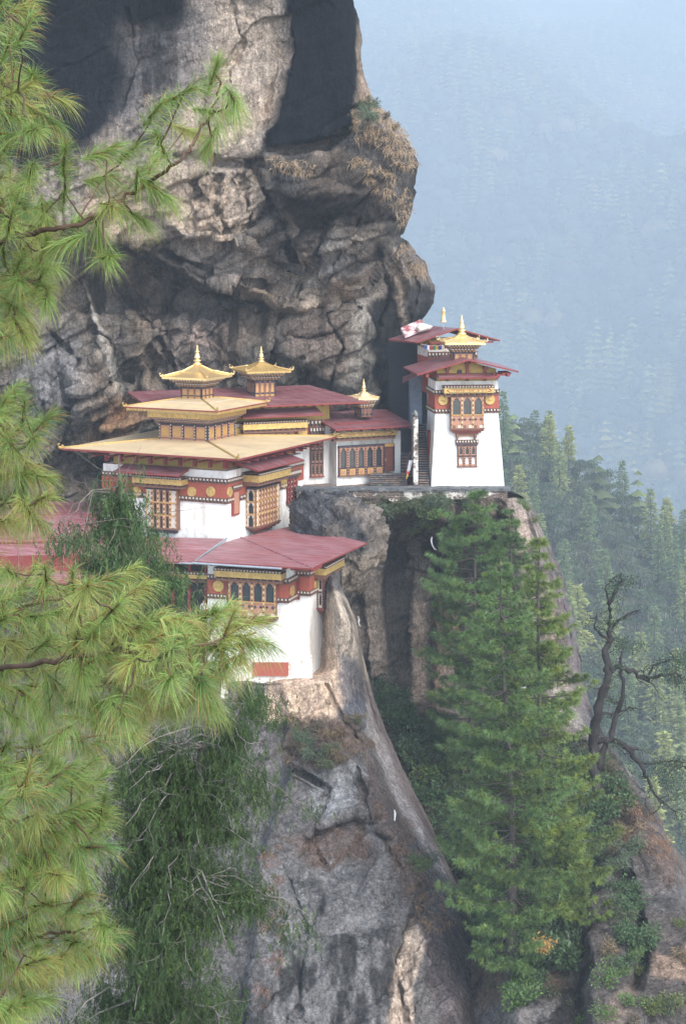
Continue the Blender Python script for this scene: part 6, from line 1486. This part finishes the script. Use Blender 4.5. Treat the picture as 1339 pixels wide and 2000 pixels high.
# ---------------------------------------------------------------- scarves caught on the rocks and trees
def scarf(px, py, Yc, pts, label, col=(.75, .75, .74), w=.13):
    base = P(px, py, Yc); t = []; 
    for i, (dx, dz) in enumerate(pts):
        a = np.array((dx, .04 * math.sin(i * 1.3), dz)); t.append(a)
    t = np.array(t); V = []
    for i, p in enumerate(t):
        d = t[min(i + 1, len(t) - 1)] - t[max(i - 1, 0)]; n = np.array((d[2], 0.3, -d[0])); n /= np.linalg.norm(n) + 1e-9
        for o in (-.01, .01):
            V += [tuple(p - n * w * .5 * (1 + .3 * math.sin(i * 2)) + (0, o, 0)), tuple(p + n * w * .5 * (1 + .3 * math.sin(i * 2)) + (0, o, 0))]
    Fc = []
    for i in range(len(t) - 1):
        a = 4 * i; b = a + 4; Fc += [(a, a + 1, b + 1, b), (a + 2, b + 2, b + 3, a + 3), (a, b, b + 2, a + 2), (a + 1, a + 3, b + 3, b + 1)]
    tag(mesh_obj('scarf', V, Fc, M_CLOTH, loc=base), label, 'scarf', 'ceremonial scarves on the rocks')
scarf(843, 1060, 178.5, [(0, .5), (-.05, .2), (.0, -.1), (.1, -.35), (.25, -.55), (.42, -.65)], 'white scarf draped on the dark rock just below the terrace shrubs')
scarf(878, 1142, 176, [(.25, .6), (.2, .2), (.1, 0), (-.1, -.3), (-.3, -.55)], 'white scarf caught beside the tallest pine halfway up the recess')
scarf(701, 1215, 165.5, [(-.1, .5), (.0, .2), (-.05, 0), (.05, -.3), (.2, -.35)], 'white scarf at the edge of the pale rock right of the lower building')
scarf(1018, 1355, 145.0, [(.3, .45), (.0, .4), (-.05, .1), (-.1, -.3)], 'white scarf hanging in the boughs of the big central pine')
scarf(680, 1645, 152.0, [(.35, .25), (.1, .05), (-.1, -.05), (-.35, -.2)], 'white scarf lying on the lichen-covered face of the spur')
scarf(770, 1592, 151.5, [(0, .4), (.05, .1), (.03, -.2), (.0, -.4)], 'white scarf hanging on the spur close to its sloping edge')
scarf(520, 1745, 150.0, [(-.05, .4), (.0, .1), (.05, -.1), (.0, -.4)], 'yellow scarf hanging right of the dark cypress')
bpy.data.objects['scarf.006'].data.materials.clear(); bpy.data.objects['scarf.006'].data.materials.append(mat_plain('yellow_cloth', (.65, .45, .08), .9))

def flag_line():
    a = P(822, 672, 187.6); b = P(884, 668, 187.6); t = tag(empty('prayer_flags', a), 'short string of small coloured prayer flags under the highest red roof', 'prayer flags'); m = MB()
    pts = [(b - a) * u + np.array((0, 0, -.25 * 4 * u * (1 - u))) for u in np.linspace(0, 1, 12)]; m.tube(pts, .012, 4); m.build('cord', M_CLOTH, t)
    for k, c in enumerate([(.05, .08, .35), (.7, .7, .7), (.5, .06, .05), (.05, .25, .10), (.6, .45, .08), (.05, .08, .35), (.7, .7, .7), (.5, .06, .05)]):
        p = pts[k + 1]; q = pts[k + 2]; V = []
        for o in (-.006, .006):
            V += [tuple(p + (0.03, o, 0)), tuple(q + (-.03, o, 0)), tuple(q + (-.03, o + .05, -.38)), tuple(p + (.03, o + .05, -.40))]
        mesh_obj('flag', V, [(0, 1, 2, 3), (7, 6, 5, 4), (0, 4, 5, 1), (1, 5, 6, 2), (2, 6, 7, 3), (3, 7, 4, 0)], M_FOL, t, colors=np.tile(np.array(c), (8, 1)))
flag_line()
# ---------------------------------------------------------------- a visitor on the veranda
def visitor():
    Yp = 161.6; foot = P(398, 1214, Yp); t = tag(empty('person', foot), 'person in white top and dark blue trousers standing in the veranda shade', 'person')
    me = bpy.data.meshes.new('body')
    J = [((0, 0, .92), .13), ((0, 0, 1.15), .12), ((0, 0, 1.38), .15), ((0, 0, 1.50), .055), ((0, -.01, 1.60), .095), ((0, -.01, 1.68), .07),
         ((.10, 0, .86), .09), ((.11, -.02, .48), .065), ((.11, .02, .08), .045), ((.12, -.12, .04), .035), ((-.10, 0, .86), .09), ((-.11, .0, .48), .065), ((-.11, .03, .08), .045), ((-.12, -.11, .04), .035),
         ((.19, 0, 1.38), .055), ((.26, -.02, 1.12), .042), ((.22, -.16, .95), .032), ((-.19, 0, 1.38), .055), ((-.27, .02, 1.12), .042), ((-.26, -.08, .90), .032)]
    Ed = [(0, 1), (1, 2), (2, 3), (3, 4), (4, 5), (0, 6), (6, 7), (7, 8), (8, 9), (0, 10), (10, 11), (11, 12), (12, 13), (2, 14), (14, 15), (15, 16), (2, 17), (17, 18), (18, 19)]
    me.from_pydata([j[0] for j in J], Ed, []); o = bpy.data.objects.new('body', me); COL.objects.link(o); o.parent = t
    sk = o.modifiers.new('skin', 'SKIN'); 
    for v, j in zip(me.skin_vertices[0].data, J): v.radius = (j[1], j[1] * .8)
    me.skin_vertices[0].data[0].use_root = True; ss = o.modifiers.new('sub', 'SUBSURF'); ss.levels = ss.render_levels = 2
    bpy.context.view_layer.update(); dg = bpy.context.evaluated_depsgraph_get(); m2 = bpy.data.meshes.new_from_object(o.evaluated_get(dg)); o.modifiers.clear(); o.data = m2
    at = m2.color_attributes.new('Col', 'FLOAT_COLOR', 'POINT')
    for i, v in enumerate(m2.vertices):
        z_ = v.co.z; x_ = abs(v.co.x); c = (.45, .28, .2)
        if z_ > 1.66 or (z_ > 1.56 and v.co.y > .02): c = (.03, .025, .02)
        elif z_ < .1: c = (.04, .04, .04)
        elif z_ < .93 and x_ < .2: c = (.03, .045, .10)
        elif z_ < 1.5 and not (x_ > .19 and z_ < 1.0): c = (.68, .68, .70)
        at.data[i].color = (*c, 1)
    m2.materials.clear(); m2.materials.append(M_FOL); m2.polygons.foreach_set('use_smooth', [True] * len(m2.polygons))
visitor()
# ---------------------------------------------------------------- the air
def haze():
    x0, x1, y0, y1, z0, z1 = -4200, 4200, -70, 8900, -1000, 1500
    v = [(x0, y0, z0), (x1, y0, z0), (x1, y1, z0), (x0, y1, z0), (x0, y0, z1), (x1, y0, z1), (x1, y1, z1), (x0, y1, z1)]
    f = [(0, 3, 2, 1), (4, 5, 6, 7), (0, 1, 5, 4), (1, 2, 6, 5), (2, 3, 7, 6), (3, 0, 4, 7)]
    m = bpy.data.materials.new('haze_air'); m.use_nodes = True; t = m.node_tree
    t.nodes.remove(t.nodes['Principled BSDF'])
    pv = t.nodes.new('ShaderNodeVolumePrincipled')
    pv.inputs['Color'].default_value = (0.74, 0.87, 1.0, 1); pv.inputs['Density'].default_value = 0.00026
    pv.inputs['Anisotropy'].default_value = 0.0
    t.links.new(pv.outputs[0], t.nodes['Material Output'].inputs['Volume'])
    o = mesh_obj('haze', v, f, m); tag(o, kind='stuff'); 
haze()
